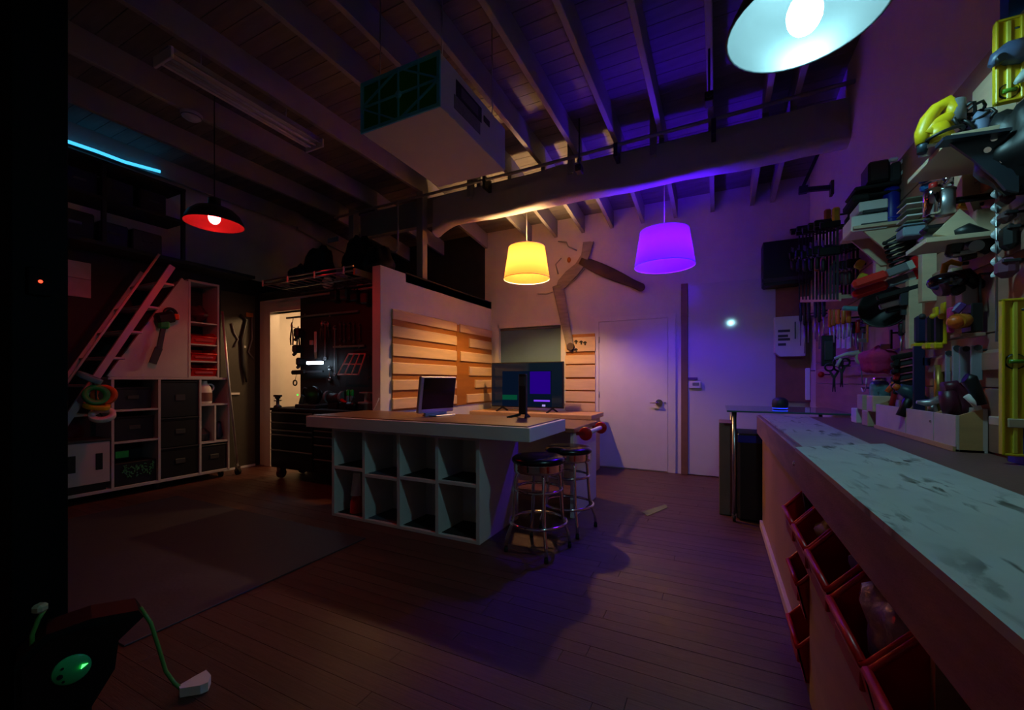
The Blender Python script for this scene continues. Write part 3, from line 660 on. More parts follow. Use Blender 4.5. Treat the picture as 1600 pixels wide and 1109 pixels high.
# contents
def blob(name, label, cat, c, s, m, seed=1, n=14):
    rr = random.Random(seed); ph = [rr.uniform(0, 6.28) for _ in range(6)]
    def fn(u, v):
        a = 2*math.pi*u; t = math.pi*v
        k = 1+.16*math.sin(3*a+ph[0])*math.sin(t)+.12*math.sin(5*t+ph[1])+.1*math.sin(5*a+2*t+ph[2])
        return Vector(c)+V(math.sin(t)*math.cos(a)*s[0]*k, math.sin(t)*math.sin(a)*s[1]*k, -math.cos(t)*s[2]*k)
    o = MB().grid(fn, n, n//2+2).build(name, m, None, c); return tag(o, label, cat)
blob('parts_bag', 'clear crinkled bag of dark parts in a red bin', 'bag', (.40, 1.22, .69), (.10, .12, .10), m_clear, 3, 22)
blob('parts_bag', 'dark bag of parts behind the clear bag in a red bin', 'bag', (.45, 1.50, .67), (.08, .1, .09), m_dgrey, 5, 18)
blob('green_packet', 'yellow green packet lying in a red bin', 'packet', (.38, 1.86, .70), (.06, .06, .045), M('olive packet', (130,130,50), .5), 8, 14)
g = thing('black_tool', 'black tool handle standing up in the far red bin', 'tool', (.37, 2.12, .64))
MB().bar((.37, 2.12, .59), (.345, 2.13, .79), .05, .04, bev=.012).build('handle', m_black, g)
MB().cyl((.37, 2.12, .57), (.40, 2.1, .59), .03).build('head', m_dgrey, g)
blob('blue_cone', 'small blue paper cone wedged between red bins', 'paper', (.36, 1.44, .75), (.03, .04, .04), M('pale blue paper', (90,90,170), .6), 2, 10)
# ================================================================== MAT, TAPE
o = MB().box(-5.25, -2.5, .95, 2.45, -.002, .006, .002).build('floor_mat', M('slate rubber mat', (58,58,66), .6, var=.15, scale=3, bump=.15, bscale=40), None, (-3.9, 1.7, 0)); tag(o, 'large slate grey rubber mat on the wooden floor', 'mat')
a = [onz(*q_, .001) for q_ in ((1003, 800), (1040, 788), (1043, 793), (1012, 806))]
o = MB().pris(a, (0,0,.002)).build('floor_tape', M('olive tape', (120,130,70), .7), None, a[0]); tag(o, 'short strip of green tape on the floor before the white panel', 'tape')
# ================================================================== LEFT STORAGE UNIT (wheeled cart with ladder)
UX, UD = -5.75, .36                       # front plane, depth
def yx(px, x=UX): return onx(px, 595, x).y
m_cart = M('cart white panel', (180,175,178), .5, var=.05)
lu = thing('storage_cart', 'wheeled storage cart with open shelves and a triangular upper side panel', 'storage cart', (UX-.18, 2.5, 0))
y0, y1, y2, y3, y4 = 1.60, yx(176), yx(249), yx(313), 3.27
ZB, ZT = .10, 1.265
MB().box(UX-UD, UX, y0, y4, ZB-.02, ZB+.012, .002).build('base', m_cart, lu)
MB().box(UX-UD, UX+.005, y1-.04, y4, ZT, ZT+.028, .002).build('top', m_cart, lu)
MB().box(UX-UD-.012, UX-UD, y0, y4, ZB, ZT).build('back_panel', m_loft, lu)
for y in (y1, y2, y3, y4-.012): MB().box(UX-UD, UX+.004, y-.012, y+.012, ZB, ZT, .001).build('upright', m_cart, lu)
for z in (.93, .585): MB().box(UX-UD, UX, y1, y2, z-.01, z+.01).build('shelf', m_cart, lu)
for z in (.81, .46): MB().box(UX-UD, UX, y2, y3, z-.007, z+.007).build('shelf', m_dgrey, lu)
for z in (.95, .475): MB().box(UX-UD, UX, y3, y4, z-.012, z+.012).build('shelf', m_cart, lu)
ym = (y3+y4)/2; MB().box(UX-UD, UX, ym-.01, ym+.01, .487, .94).build('divider', m_cart, lu)
for y in (1.7, 2.5, 3.2):
    MB().cyl((UX-.07, y-.015, .04), (UX-.07, y+.015, .04), .04, seg=14).build('caster', m_rub, lu); MB().box(UX-.1, UX-.04, y-.02, y+.02, .045, .085).build('caster_plate', m_steel, lu)
# upper: triangular panel + bin tower
ya, yb, yc = yx(168), yx(296), yx(341)
zt_ = 2.46
MB().pris([(UX, ya+.0, ZT+.03), (UX, yb, ZT+.03), (UX, yb, zt_), (UX, yx(284), zt_)], (-.02, 0, 0)).build('triangle_panel', m_cart, lu)
MB().bar((UX+.01, ya, ZT+.03), (UX+.01, yx(284), zt_+.01), .03, .035, (1,0,0)).build('slope_rail', m_cart, lu)
for y in (yb, yc): MB().box(UX-.34, UX+.004, y-.012, y+.012, ZT+.028, zt_, .001).build('upright', m_cart, lu)
MB().box(UX-.34, UX+.004, yb-.012, yc+.012, zt_, zt_+.025, .001).build('tower_top', m_cart, lu)
for z in (1.30, 1.49, 1.70, 1.97): MB().box(UX-.34, UX, yb, yc, z-.008, z+.008).build('shelf', m_cart, lu)
MB().box(UX-.34, UX-.33, yb, yc, ZT, zt_).build('tower_back', m_loft, lu)
MB().tube([(UX+.02, 3.17, 2.15), (UX+.02, 3.24, 1.3), (UX+.02, 3.36, .12)], .016, 8).build('pole', m_alu, lu)
MB().cyl((UX+.02, 3.345, .045), (UX+.02, 3.385, .045), .045, seg=14).build('caster', m_rub, lu)
MB().box(UX, UX+.04, 3.34, 3.39, .05, .12).build('caster_plate', m_steel, lu)
for i, z in enumerate((1.31, 1.50, 1.71)):
    b = bin_(('lowest', 'middle', 'topmost')[i]+' red bin in the upper tower of the wheeled cart', 0, yc-yb-.04, 0, .15, -.17, .34, 'red bins in the cart tower')
    b.rotation_euler.z = math.pi; b.location = (UX-.17+.01, (yb+yc)/2, z)
    # built around the origin: recentre the parts
    for ch in b.children: ch.location = (0, 0, 0)
blob('packed_cloth', 'dark crumpled cloth on the top shelf of the cart tower', 'cloth', (UX-.17, (yb+yc)/2, 2.09), (.14, .11, .10), m_maroon, 4, 18)
# contents of the shelves
def crate(label, x0, x1, ya_, yb_, z0, z1, m=None, grp=None, nm='storage_crate'):
    t = thing(nm, label, 'crate', ((x0+x1)/2, (ya_+yb_)/2, z0), grp); m = m or m_black
    MB().box(x0, x1, ya_, yb_, z0, z1-.02, .006).build('body', m, t)
    MB().box(x0-.004, x1+.004, ya_-.004, yb_+.004, z1-.02, z1, .004).build('lid', m, t)
    MB().box(x1, x1+.008, (ya_+yb_)/2-.05, (ya_+yb_)/2+.05, z0+(z1-z0)*.45, z0+(z1-z0)*.62, .003).build('handle', m_dgrey, t)
    return t
for i, (a_, b_) in enumerate(((.115, .45), (.47, .80), (.82, 1.25))): crate(('bottom', 'middle', 'top')[i]+' black crate in the centre column of the wheeled cart', UX-.33, UX-.01, y2+.015, y3-.015, a_, b_, None, 'black crates in the cart')
crate('black drawer crate at the bottom right of the wheeled cart', UX-.33, UX-.01, y3+.015, y4-.03, .113, .44, M('navy black', (20,20,32), .5))
crate('dark crate on the upper left shelf of the wheeled cart', UX-.33, UX-.06, y1+.03, y2-.05, .941, 1.18)
crate('dark crate on the middle left shelf of the wheeled cart', UX-.33, UX-.05, y1+.03, y2-.03, .596, .86)
g = thing('parts_box', 'open black box heaped with green sprigs on the bottom left cart shelf', 'box', (UX-.17, (y1+y2)/2, .112))
MB().box(UX-.33, UX-.02, y1+.02, y2-.02, .112, .36, .006).build('body', m_black, g)
rr = random.Random(11)
MB().box(UX-.022, UX-.016, y1+.03, y1+.14, .42, .49).build('green_tag', m_green, g)
q = MB()
for k in range(70):
    c_ = V(UX-.014, rr.uniform(y1+.09, y2-.05), rr.uniform(.2, .33)); q.obox(c_, (.008, rr.uniform(.01,.03), .008), Matrix.Rotation(rr.uniform(0,3), 3, 'X'))
o = q.build('green_sprigs', M('sprig green', (70,150,100), .7), g); o['kind'] = 'stuff'
# spray jug
jg = thing('plastic_jug', 'white plastic jug with brown label on the right cart shelf', 'jug', (UX-.1, y3+.1, .962))
c = V(UX-.1, y3+.1, .962)
MB().lathe([(0,0),(.075,0),(.08,.02),(.08,.16),(.065,.21),(.03,.26),(.025,.29),(0,.29)], c, seg=20).build('body', m_paper, jg)
MB().torus(c+V(.0,.06,.2), (1,0,0), .045, .011, 16, 6).build('handle', m_paper, jg)
MB().lathe([(.081,.03),(.082,.05),(.082,.12),(.081,.14)], c, seg=20).build('label', M('brown label', (120,80,70), .6), jg)
blob('rag_pile', 'dark rags in the lower right cubby of the wheeled cart', 'cloth', (UX-.12, y3+.09, .56), (.08,.06,.08), m_dgrey, 6, 12)
blob('rag_pile', 'navy cloth bundle in the narrow right cubby of the wheeled cart', 'cloth', (UX-.12, ym+.09, .60), (.08,.05,.12), m_navy, 9, 12)
# white two-slot box at the left end
tb2 = thing('slotted_box', 'white box with two dark hand slots at the low end of the cart', 'box', (UX-.15, 1.88, .112))
ya_, yb_ = yx(99), yx(172)
MB().box(UX-.32, UX-.0, ya_, yb_, .19, .62, .004).build('body', m_cart, tb2)
for px in (112, 155): yy = yx(px); MB().box(UX-.002, UX+.003, yy-.028, yy+.028, .33, .5, .002).build('hand_slot', m_black, tb2)
MB().box(UX-.32, UX-.01, ya_+.03, yb_-.03, .112, .19).build('plinth', m_black, tb2)
MB().box(UX-.33, UX+.01, ya_-.01, yb_+.01, .62, .645, .004).build('lid', m_dgrey, tb2)
# rolling ladder stairs
ld = thing('steep_ladder', 'steep pale ladder stairs rising to the top of the cart', 'ladder', (UX-.1, 1.7, 0))
LX = -5.45; L0, L1 = V(LX, 1.20, 0.0), V(LX, 2.49, 2.53)
for x in (LX, -6.10): MB().bar((x, L0.y, L0.z), (x, L1.y, L1.z), .028, .06, (0,0,1)).build('rail', m_cart, ld)
for k in range(1, 9):
    p_ = L0.lerp(L1, k/9+.03)
    MB().box(-6.09, LX-.01, p_.y-.02, p_.y+.13, p_.z-.012, p_.z+.012, .003).build('tread', m_cart, ld)
for k in range(9):
    p_ = L0.lerp(L1, k/9+.09)
h0, h1 = L0+V(0,.10,.55), L1+V(0,-.12,.10)
for x in (LX,): MB().tube([(x, h0.y, h0.z), (x, h1.y, h1.z)], .012, 8).build('hand_rail', m_cart, ld)
# tape rolls on a peg
pg_ = [((140, 590), m_teal, 'teal tape roll at the top of the hanging bunch by the ladder'), ((150, 617), m_green, 'green tape roll hanging on the ladder beside the cart'), ((163, 617), m_orange, 'orange tape roll half hidden behind the green tape roll'), ((151, 634), m_yellow, 'yellow tape roll hanging edge on beneath the green tape roll'), ((160, 648), m_paper, 'white tape roll at the bottom of the hanging bunch')]
axs = [(.3,.5,1), (1,-.1,.3), (.8,-.6,.2), (.25,.1,1), (.6,-.3,.9)]
for i_, ((pp, m, lab), ax) in enumerate(zip(pg_, axs)):
    c = onx(pp[0], pp[1], LX+(.07, .13, .06, .09, .12)[i_]); 
    o = MB().lathe([(.055,-.022),(.095,-.022),(.098,-.018),(.098,.018),(.095,.022),(.055,.022),(.055,-.022)], c, ax, 24).build('tape_roll', m, None, c); tag(o, lab, 'tape roll')
o = MB().tube([onx(140, 585, LX), onx(150, 610, LX+.06), onx(152, 640, LX+.06), onx(160, 650, LX+.06)], .008, 6).build('tape_peg', m_black, None, onx(140, 585, LX)); tag(o, 'black peg carrying the bunch of tape rolls', 'peg')
# cordless tool hung on the triangle panel
c = onx(255, 500, UX+.05)
ct = thing('hedge_trimmer', 'dark cordless trimmer with a green body hung on the triangular panel', 'power tool', c)
MB().obox(c+V(0,.02,.03), (.1,.2,.13), Matrix.Rotation(.3,3,'X'), .03).build('motor_housing', m_black, ct)
MB().obox(c+V(0,.0,-.05), (.08,.11,.1), None, .02).build('body', m_green, ct)
MB().torus(c+V(.0,.07,.08), (1,0,0), .06, .018, 16, 8).build('handle', m_black, ct)
MB().bar(c+V(0,0,-.09), c+V(0,-.04,-.34), .03, .045).build('shaft', m_dgrey, ct)
MB().bar(c+V(0,-.04,-.32), c+V(0,-.10,-.5), .02, .07).build('blade', m_dgrey, ct)
MB().obox(c+V(.02,.12,.05), (.05,.05,.07), None, .01).build('trigger_guard', m_orange, ct)
MB().box(UX-.002, UX+.03, c.y-.02, c.y+.02, c.z+.0, c.z+.03).build('hook', m_steel, ct)
# ================================================================== LEFT WALL: ledge, cases, papers, black tool door
lg = thing('ledge_shelf', 'long dark ledge shelf high on the left wall', 'shelf', (XL+.2, 2.3, 2.68))
MB().box(XL, XL+.42, .9, 3.6, 2.66, 2.70, .003).build('board', m_loft, lg)
for y in (1.0, 2.0, 2.72): MB().box(XL+.38, XL+.42, y, y+.035, 2.70, 3.55).build('post', m_loft, lg)
MB().box(XL, XL+.42, .9, 2.76, 3.14, 3.17, .002).build('upper_board', m_loft, lg)
MB().box(XL, XL+.42, .9, 2.76, 3.52, 3.55, .002).build('top_board', m_loft, lg)
rr = random.Random(21)
cols = ['charcoal', 'black', 'dark grey', 'navy']
k = 0
for z0, n in ((2.70, 5), (3.17, 5)):
    y = 1.08
    for i in range(n):
        w_ = rr.uniform(.22, .32); h = rr.uniform(.24, .32)
        cn = cols[k % 4]; m = (m_dgrey, m_black, M('charcoal case', (44,42,46), .6), m_navy)[k % 4]
        lab = ('%s hard case, number %s from the room corner on the %s ledge shelf' % (('charcoal','black','slate','navy')[k % 4], ('five','four','three','two','one')[i], 'lower' if z0 < 3 else 'upper'))
        t = thing('hard_case', lab, 'case', (XL+.2, y+w_/2, z0))
        MB().box(XL+.04, XL+.34, y, y+w_, z0, z0+h, .012).build('body', m, t)
        MB().box(XL+.34, XL+.352, y+w_/2-.05, y+w_/2+.05, z0+h*.5, z0+h*.6, .004).build('handle', m_grey if i == 2 else m_dgrey, t)
        y += w_+rr.uniform(.02, .05); k += 1
for (pa, pb, lab) in (((96, 412), (142, 430), 'upper pale notice board on the dark left wall'), ((96, 438), (142, 460), 'lower pale notice board on the dark left wall')):
    a, b = onx(pa[0], pb[1], XL+.01), onx(pb[0], pa[1], XL+.01)
    o = MB().box(XL, XL+.015, a.y-.05, b.y, a.z, b.z, .002).build('notice_board', M('pale board', (180,180,180), .7), None, (XL, b.y, a.z)); tag(o, lab, 'notice board')
td = thing('door_2', None, None, (XL+.02, 3.65, 0)); struct(td)
MB().box(XL, XL+.03, 3.36, 3.84, .02, 2.5, .003).build('leaf', M('dark olive panel', (58,54,44), .5), td)
MB().box(XL+.028, XL+.036, 3.36, 3.84, .0, .03).build('bottom_edge', m_white, td)
p = onx(366, 615, XL+.04); MB().box(XL+.03, XL+.055, p.y-.07, p.y+.07, p.z-.015, p.z+.015, .003).build('handle', m_paper, td)
# black tools on that door
p = onx(383, 540, XL+.05)
g = thing('pry_bar', 'black curved pry bar hung on the dark corner door', 'pry bar', p)
MB().tube([onx(376, 492, XL+.06), onx(385, 500, XL+.05), onx(378, 530, XL+.05), onx(380, 570, XL+.05), onx(385, 597, XL+.06)], [.02,.02,.022,.022,.012], 8).build('bar', m_black, g)
MB().box(XL+.03, XL+.05, p.y-.015, p.y+.015, p.z-.03, p.z+.0).build('hook', m_steel, g)
for i, (pts, lab) in enumerate((([(362,505),(366,520),(372,530),(366,542)], 'thin wire hook tool beside the curved pry bar'), ([(393,495),(394,530),(388,550),(396,560)], 'thin bent rod tool by the doorway trim'))):
    o = MB().tube([onx(a_, b_, XL+.045) for a_, b_ in pts], .010, 6).build('hook_tool', m_grey, None, onx(*pts[0], XL+.045)); tag(o, lab, 'hook')
p = onx(390, 492, XL+.04); o = MB().box(XL+.03, XL+.045, p.y-.05, p.y+.05, p.z-.03, p.z+.03, .002).build('door_tag', m_amber, None, p); tag(o, 'small tan tag fixed to the dark corner door', 'tag')
# ================================================================== TOOL CHEST
m_chest = M('black enamel', (14,14,17), .25, var=.1)
tc_ = thing('tool_chest', 'black rolling tool chest with many drawers beside the doorway', 'tool chest', (-4.4, 3.67, 0))
X0, X1, Y0, Y1 = -5.17, -3.72, 3.45, 3.88
MB().box(X0, X1, Y0, Y1, .14, .87, .006).build('body', m_chest, tc_)
MB().box(X0-.01, X1+.01, Y0-.01, Y1, .87, .905, .004).build('top', m_rub, tc_)
def drawer(a, b, z0, z1):
    d = MB().box(a, b, Y0-.012, Y0, z0, z1, .003).build('drawer', m_chest, tc_)
    MB().box(a+.01, b-.01, Y0-.026, Y0-.01, z1-.02, z1-.006, .003).build('handle', m_steel, d)
xm = -4.36
for z0, z1 in ((.745, .86), (.645, .735), (.585, .638), (.39, .578), (.16, .382)): drawer(X0+.015, xm-.01, z0, z1)
for z0, z1 in ((.79, .86), (.735, .782), (.67, .728), (.6, .663), (.5, .593), (.33, .493), (.16, .322)): drawer(xm+.01, X1-.015, z0, z1)
for x in (X0+.12, X1-.12):
    MB().cyl((x-.02, Y0+.06, .06), (x+.02, Y0+.06, .06), .06, seg=16).build('caster', M('dark red wheel', (90,24,24), .5), tc_)
    MB().box(x-.035, x+.035, Y0+.02, Y0+.1, .1, .14).build('caster_fork', m_steel, tc_)
    MB().cyl((x-.02, Y1-.06, .06), (x+.02, Y1-.06, .06), .06, seg=16).build('caster', M('dark red wheel', (90,24,24), .5), tc_)
# black tool board above the chest
tbd = thing('tool_board', 'black tool board above the chest crowded with hand tools', 'tool board', (-4.5, DF-.02, .92))
MB().box(-5.20, -3.50, DF-.035, DF-.0, .905, 2.40, .002).build('board', m_dark, tbd)
YT = DF-.06
def tw(px, py, y=YT): return ony(px, py, y)
o = thing('tool_rail', 'long red lit metal rail across the black tool board', 'rail', tw(500, 492))
MB().bar(tw(448, 497), tw(560, 486), .022, .025).build('rail', m_steel, o)
for px in (475, 514): p = tw(px, 492); MB().box(p.x-.01, p.x+.01, DF-.05, DF-.02, p.z-.02, p.z+.02).build('bracket', m_steel, o)
o = thing('tool_rail', 'short metal rail in the middle of the black tool board', 'rail', tw(548, 541))
MB().bar(tw(521, 542), tw(570, 540), .02, .025).build('rail', m_steel, o)
for px in (530, 560): p = tw(px, 541); MB().box(p.x-.01, p.x+.01, DF-.05, DF-.02, p.z-.02, p.z+.02).build('bracket', m_steel, o)
# lit LED bar
p = tw(492, 567, YT-.12)
lb = thing('led_work_light', 'bright white glowing LED work light on the black tool board', 'work light', p)
MB().box(p.x-.14, p.x+.14, p.y-.02, p.y+.02, p.z-.018, p.z+.018, .004).build('tube', E('led bar', (.55,.8,1), BENCHLED_W), lb)
MB().box(p.x-.15, p.x+.15, p.y-.015, p.y+.03, p.z+.018, p.z+.034, .004).build('housing', m_grey, lb)
MB().bar(p+V(0,.02,.03), V(p.x, DF-.03, p.z+.03), .02, .02).build('arm', m_black, lb)
# pink handled scraper above
p = tw(494, 530)
g = thing('scraper', 'pale handled scraper hung above the glowing work light', 'scraper', p)
MB().bar(tw(493, 518), tw(493, 550), .035, .015, (0,1,0)).build('handle', M('pale grip', (200,192,190), .5), g)
MB().bar(tw(493, 550), tw(494, 560), .05, .006, (0,1,0)).build('blade', m_steel, g)
p2_ = tw(486, 535); MB().box(p2_.x-.025, p2_.x+.02, YT-.006, YT+.03, p2_.z-.03, p2_.z+.03).build('guard', M('pale grip', (200,192,190), .5), g)
# wire rack grid
A, B, C_, D_ = tw(545, 553, YT), tw(571, 553, YT), tw(560, 585, YT-.12), tw(528, 585, YT-.12)
gr = thing('wire_grid', 'small pale wire grid rack tilted out from the black tool board', 'wire rack', (A+C_)/2)
for k in range(4):
    f = k/3; MB().tube([A.lerp(B, f), D_.lerp(C_, f)], .010, 6).build('wire', m_paper, gr)
for k in range(3):
    f = k/2; MB().tube([A.lerp(D_, f), B.lerp(C_, f)], .010, 6).build('wire', m_paper, gr)
MB().tube([B, V(B.x, DF-.03, B.z)], .008, 6).tube([A, V(A.x, DF-.03, A.z)], .008, 6).build('stay', m_steel, gr)
# hanging tools on the board: pliers, spanners ...
def plier(label, p, m, L=.22, ang=0, name='pliers'):
    t = thing(name, label, 'pliers', p); R_ = Matrix.Rotation(ang, 3, 'Y'); P_ = Vector(p)
    def q(x, y, z): return P_+R_ @ V(x, y, z)
    for s in (-1, 1):
        MB().tube([q(0,0,0), q(s*.018,0,-L*.3), q(s*.028,0,-L*.65), q(s*.02,0,-L)], [.008,.010,.011,.009], 8).build('grip', m, t)
        MB().tube([q(0,0,0), q(s*.012,0,L*.12), q(s*.004,0,L*.32)], [.010,.010,.004], 6).build('jaw', m_steel, t)
    MB().cyl(q(0,-.008,0), q(0,.008,0), .012).build('pivot', m_steel, t)
    MB().tube([q(0,0,.01), V(q(0,0,.01).x, DF-.03, q(0,0,.01).z)], .004, 6).build('peg', m_black, t)
    return t
for px, py, m, lab, L in ((456, 512, m_black, 'black pliers hanging over the doorway edge by a cord', .24), (466, 520, m_dgrey, 'dark grey pliers beside the doorway edge', .28), (503, 508, m_dgrey, 'slim grey pliers below the long red rail', .2), (512, 510, m_black, 'black pliers just right of the slim grey pliers', .22)):
    t_ = plier(lab, tw(px, py, YT-.02), m, L)
    if px < 460: a_ = tw(px, py, YT-.02); MB().tube([a_, V(a_.x+.005, YT, tw(px, 496).z)], .004, 6).build('cord', m_black, t_)
def spanner(label, px, py0, py1, m=m_steel, w=.022, y=YT):
    a, b = tw(px, py0, y), tw(px, py1, y); t = thing('spanner', label, 'spanner', a)
    MB().bar(a, b, .008, w*.6, (1,0,0)).build('shank', m, t)
    MB().torus(b, (0,1,0), w*.7, w*.3, 12, 6).build('ring_end', m, t); MB().torus(a, (0,1,0), w*.8, w*.3, 10, 6, .6, 5.2).build('open_end', m, t)
    MB().tube([a, V(a.x, DF-.03, a.z)], .004, 6).build('peg', m_black, t)
for i, (px, a_, b_) in enumerate(((508, 505, 560), (523, 512, 585), (515, 575, 592), (590, 505, 530))): spanner(('long dull spanner right of the pale scraper', 'tall grey bar spanner left of the wire grid', 'short bright spanner below the work light', 'slim spanner by the white partition end')[i], px, a_, b_, (m_grey, m_grey, m_steel, m_grey)[i], .03)
# chunky black hardware hanging at the board's left edge
for i, (px, py, s, lab) in enumerate(((467, 520, .07, 'black cordless tool head hung at the top left of the tool board'), (464, 545, .06, 'black drill clamp hung at the left of the tool board'), (470, 565, .06, 'dark trigger tool below the drill clamp'))):
    p = tw(px, py, YT-.06); g = thing('hung_power_tool', lab, 'power tool', p)
    MB().obox(p, (s*1.3, .12, s*1.8), None, .02).build('body', m_black, g); MB().bar(p+V(-s*.3,0,-s*.8), p+V(-s*.9,-.02,-s*1.5), .03, .04, bev=.008).build('handle', m_dgrey, g)
    MB().cyl(p+V(-s*.6,0,s*.5), p+V(-s*1.3,0,s*.45), .018).build('nose', m_steel, g)
    MB().bar(p+V(0,.05,.02), V(p.x, DF-.03, p.z+.02), .02, .02).build('peg', m_black, g)
p = tw(459, 582, YT-.05); g = thing('mallet', 'black rubber mallet lying on a peg across the doorway edge', 'mallet', p)
MB().bar(tw(457, 582, YT-.05), tw(478, 581, YT-.05), .06, .06, bev=.015).build('head', m_rub, g); MB().bar(tw(478,581,YT-.05), tw(505,580,YT-.05), .025, .025).build('handle', m_dgrey, g)
p = tw(470, 582, YT-.05); MB().bar(p, V(p.x, DF-.03, p.z), .02, .02).build('peg', m_black, g)
p = tw(461, 598, YT); g = thing('ring', 'dark metal ring hanging over the doorway edge', 'ring', p); MB().torus(p, (0,1,0), .036, .01, 20, 8).build('ring', m_dgrey, g); MB().tube([p+V(0,0,.036), p+V(.03,0,.12), V(p.x+.06, DF-.03, p.z+.14)], .003, 5).build('string', m_black, g)
# clutter on top of the chest
def ty(px, py, y): return ony(px, py, y)
p = ony(434, 634, 3.52); p.z = .905
vs = thing('bench_vise', 'small dark screw vise with a T handle at the chest corner', 'vise', p)
MB().lathe([(.0,0),(.05,0),(.045,.02),(.02,.035),(.02,.11),(.035,.12),(.035,.14),(.0,.14)], p, seg=16).build('base', m_dgrey, vs)
MB().bar(p+V(-.06,0,.15), p+V(.06,0,.15), .05, .025, bev=.006).build('jaw', m_black, vs); MB().cyl(p+V(0,-.05,.09), p+V(0,.05,.09), .008).build('handle', m_steel, vs)
rr = random.Random(5)
p = V(ony(486, 630, 3.62).x, 3.65, .905)
ms_ = thing('mitre_saw', 'dark compact mitre saw with a round guard on the tool chest', 'saw', p)
MB().box(p.x-.18, p.x+.2, p.y-.13, p.y+.13, p.z, p.z+.05, .01).build('base', m_dgrey, ms_)
MB().cyl(p+V(.0,-.03,.16), p+V(.0,.03,.16), .12, seg=28).build('blade_guard', m_blackm, ms_)
MB().cyl(p+V(.0,.03,.17), p+V(.0,.12,.17), .05, seg=18).build('motor', m_dgrey, ms_)
MB().tube([p+V(-.08,0,.22), p+V(-.16,0,.25), p+V(-.2,0,.2), p+V(-.17,0,.12)], .018, 8).build('handle', m_black, ms_)
MB().obox(p+V(-.13,-.06,.1), (.08,.02,.13), Matrix.Rotation(.4,3,'Y'), .006).build('fence', M('blue grey metal', (80,100,110), .3, .6), ms_)
MB().sphere(p+V(-.12,-.13,.17), .012).build('indicator', E('green dot', (.1,1,.1), 1), ms_)
p = V(ony(519, 630, 3.62).x, 3.68, .905)
gr_ = thing('bench_grinder', 'dark bench grinder with two wheels on the tool chest', 'grinder', p)
MB().cyl(p+V(-.1,0,.13), p+V(.1,0,.13), .065, seg=20).build('motor', m_dgrey, gr_); MB().box(p.x-.08, p.x+.08, p.y-.06, p.y+.06, p.z, p.z+.08, .008).build('foot', m_black, gr_)
for s in (-1, 1): MB().cyl(p+V(s*.11,0,.14), p+V(s*.15,0,.14), .08, seg=22).build('wheel', M('grey stone', (110,125,130), .8), gr_)
p = V(ony(537, 620, 3.6).x, 3.62, .905)
g = thing('red_clamp_tool', 'red handled hand tool lying on the tool chest', 'hand tool', p)
MB().bar(p+V(-.07,0,.12), p+V(.03,0,.07), .04, .035, bev=.01).build('grip', m_red, g); MB().bar(p+V(.03,0,.07), p+V(.12,0,.01), .025, .02).build('body', m_black, g); MB().box(p.x-.06, p.x+.06, p.y-.04, p.y+.04, p.z, p.z+.09, .008).build('stand', m_black, g)
for i, px in enumerate((544, 550)):
    p = V(ony(px, 620, 3.66).x, 3.66, .905)
    g = thing('green_bottle', ('bright green topped bottle on the chest beside the red handled tool', 'bright green topped bottle on the chest nearer the spool')[i], 'bottle', p)
    MB().lathe([(0,0),(.026,0),(.026,.15),(.015,.17),(0,.17)], p, seg=14).build('body', m_teal, g)
    MB().lathe([(.017,.165),(.022,.18),(.022,.23),(.012,.24),(0,.24)], p, seg=14).build('cap', M('lime cap', (40,220,80), .4), g)
for i, (px, py, yv) in enumerate(((574, 640, 3.62),)):
    p = V(ony(px, py, yv).x, yv, .905)
    g = thing('wire_spool', 'pale wooden wire spool standing on the tool chest', 'spool', p)
    MB().lathe([(0,0),(.05,0),(.05,.07),(.105,.08),(.105,.1),(.035,.105),(.035,.19),(.09,.2),(.09,.215),(0,.215)], p, seg=24).build('core', M('dusty spool', (150,140,135), .6), g)
blob('tool_heap', 'dark heap of small tools between the grinder and the spool', 'tools', (ony(557, 630, 3.66).x, 3.6, .95), (.07,.06,.06), m_black, 12, 14)
o = MB().tube([ony(592, 622, 3.44), ony(588, 632, 3.44), ony(578, 650, 3.46)], .006, 6).build('loose_cable', m_paper, None, ony(588, 632, 3.44)); tag(o, 'pale loose cable hanging at the partition end', 'cable')
# wire shelf above + bags in the loft
ws = thing('wire_shelf', 'steel wire shelf with a red lit front rail above the tool board', 'shelf', (-4.45, 3.6, 2.47))
S0, S1, SY0 = -5.19, -3.60, 3.35
for y in (SY0, 3.62, 3.9): MB().tube([(S0, y, 2.47), (S1, y, 2.47)], .012, 8).build('long_rail', m_steel, ws)
for k in range(13): x = S0+(S1-S0)*k/12; MB().tube([(x, SY0, 2.474), (x, 3.93, 2.474)], .006, 6).build('cross_wire', m_grey, ws)
MB().tube([(S0, SY0, 2.52), (S1, SY0, 2.52)], .010, 8).build('front_lip', m_steel, ws)
for k in range(4): x = S0+.02+(S1-S0-.16)*k/3; MB().box(x-.01, x+.01, SY0-.014, SY0+.0, 2.45, 2.53, .002).build('price_clip', m_paper, ws)
MB().bar((S1+.01, SY0, 2.46), (S1+.01, 3.93, 2.46), .03, .07).build('end_board', M('yellowed board', (150,110,60), .6), ws)
for i, (pa, sx, sz, yv, lab, m) in enumerate((((500, 395), .28, .28, 4.15, 'big black duffel bag on the loft edge above the wire shelf', m_black), ((560, 385), .28, .30, 4.2, 'black soft tool bag heaped beside the duffel in the loft', m_rub), ((590, 405), .2, .2, 4.1, 'low black bag at the loft edge near the white partition', m_black), ((470, 410), .16, .18, 4.1, 'small dark blue bag at the left of the loft edge', m_navy))):
    p = ony(pa[0], pa[1], yv); z0 = LZ+.02
    blob('duffel_bag', lab, 'bag', (p.x, yv, z0+sz*1.12), (sx, .14, sz), m, 30+i, 22)
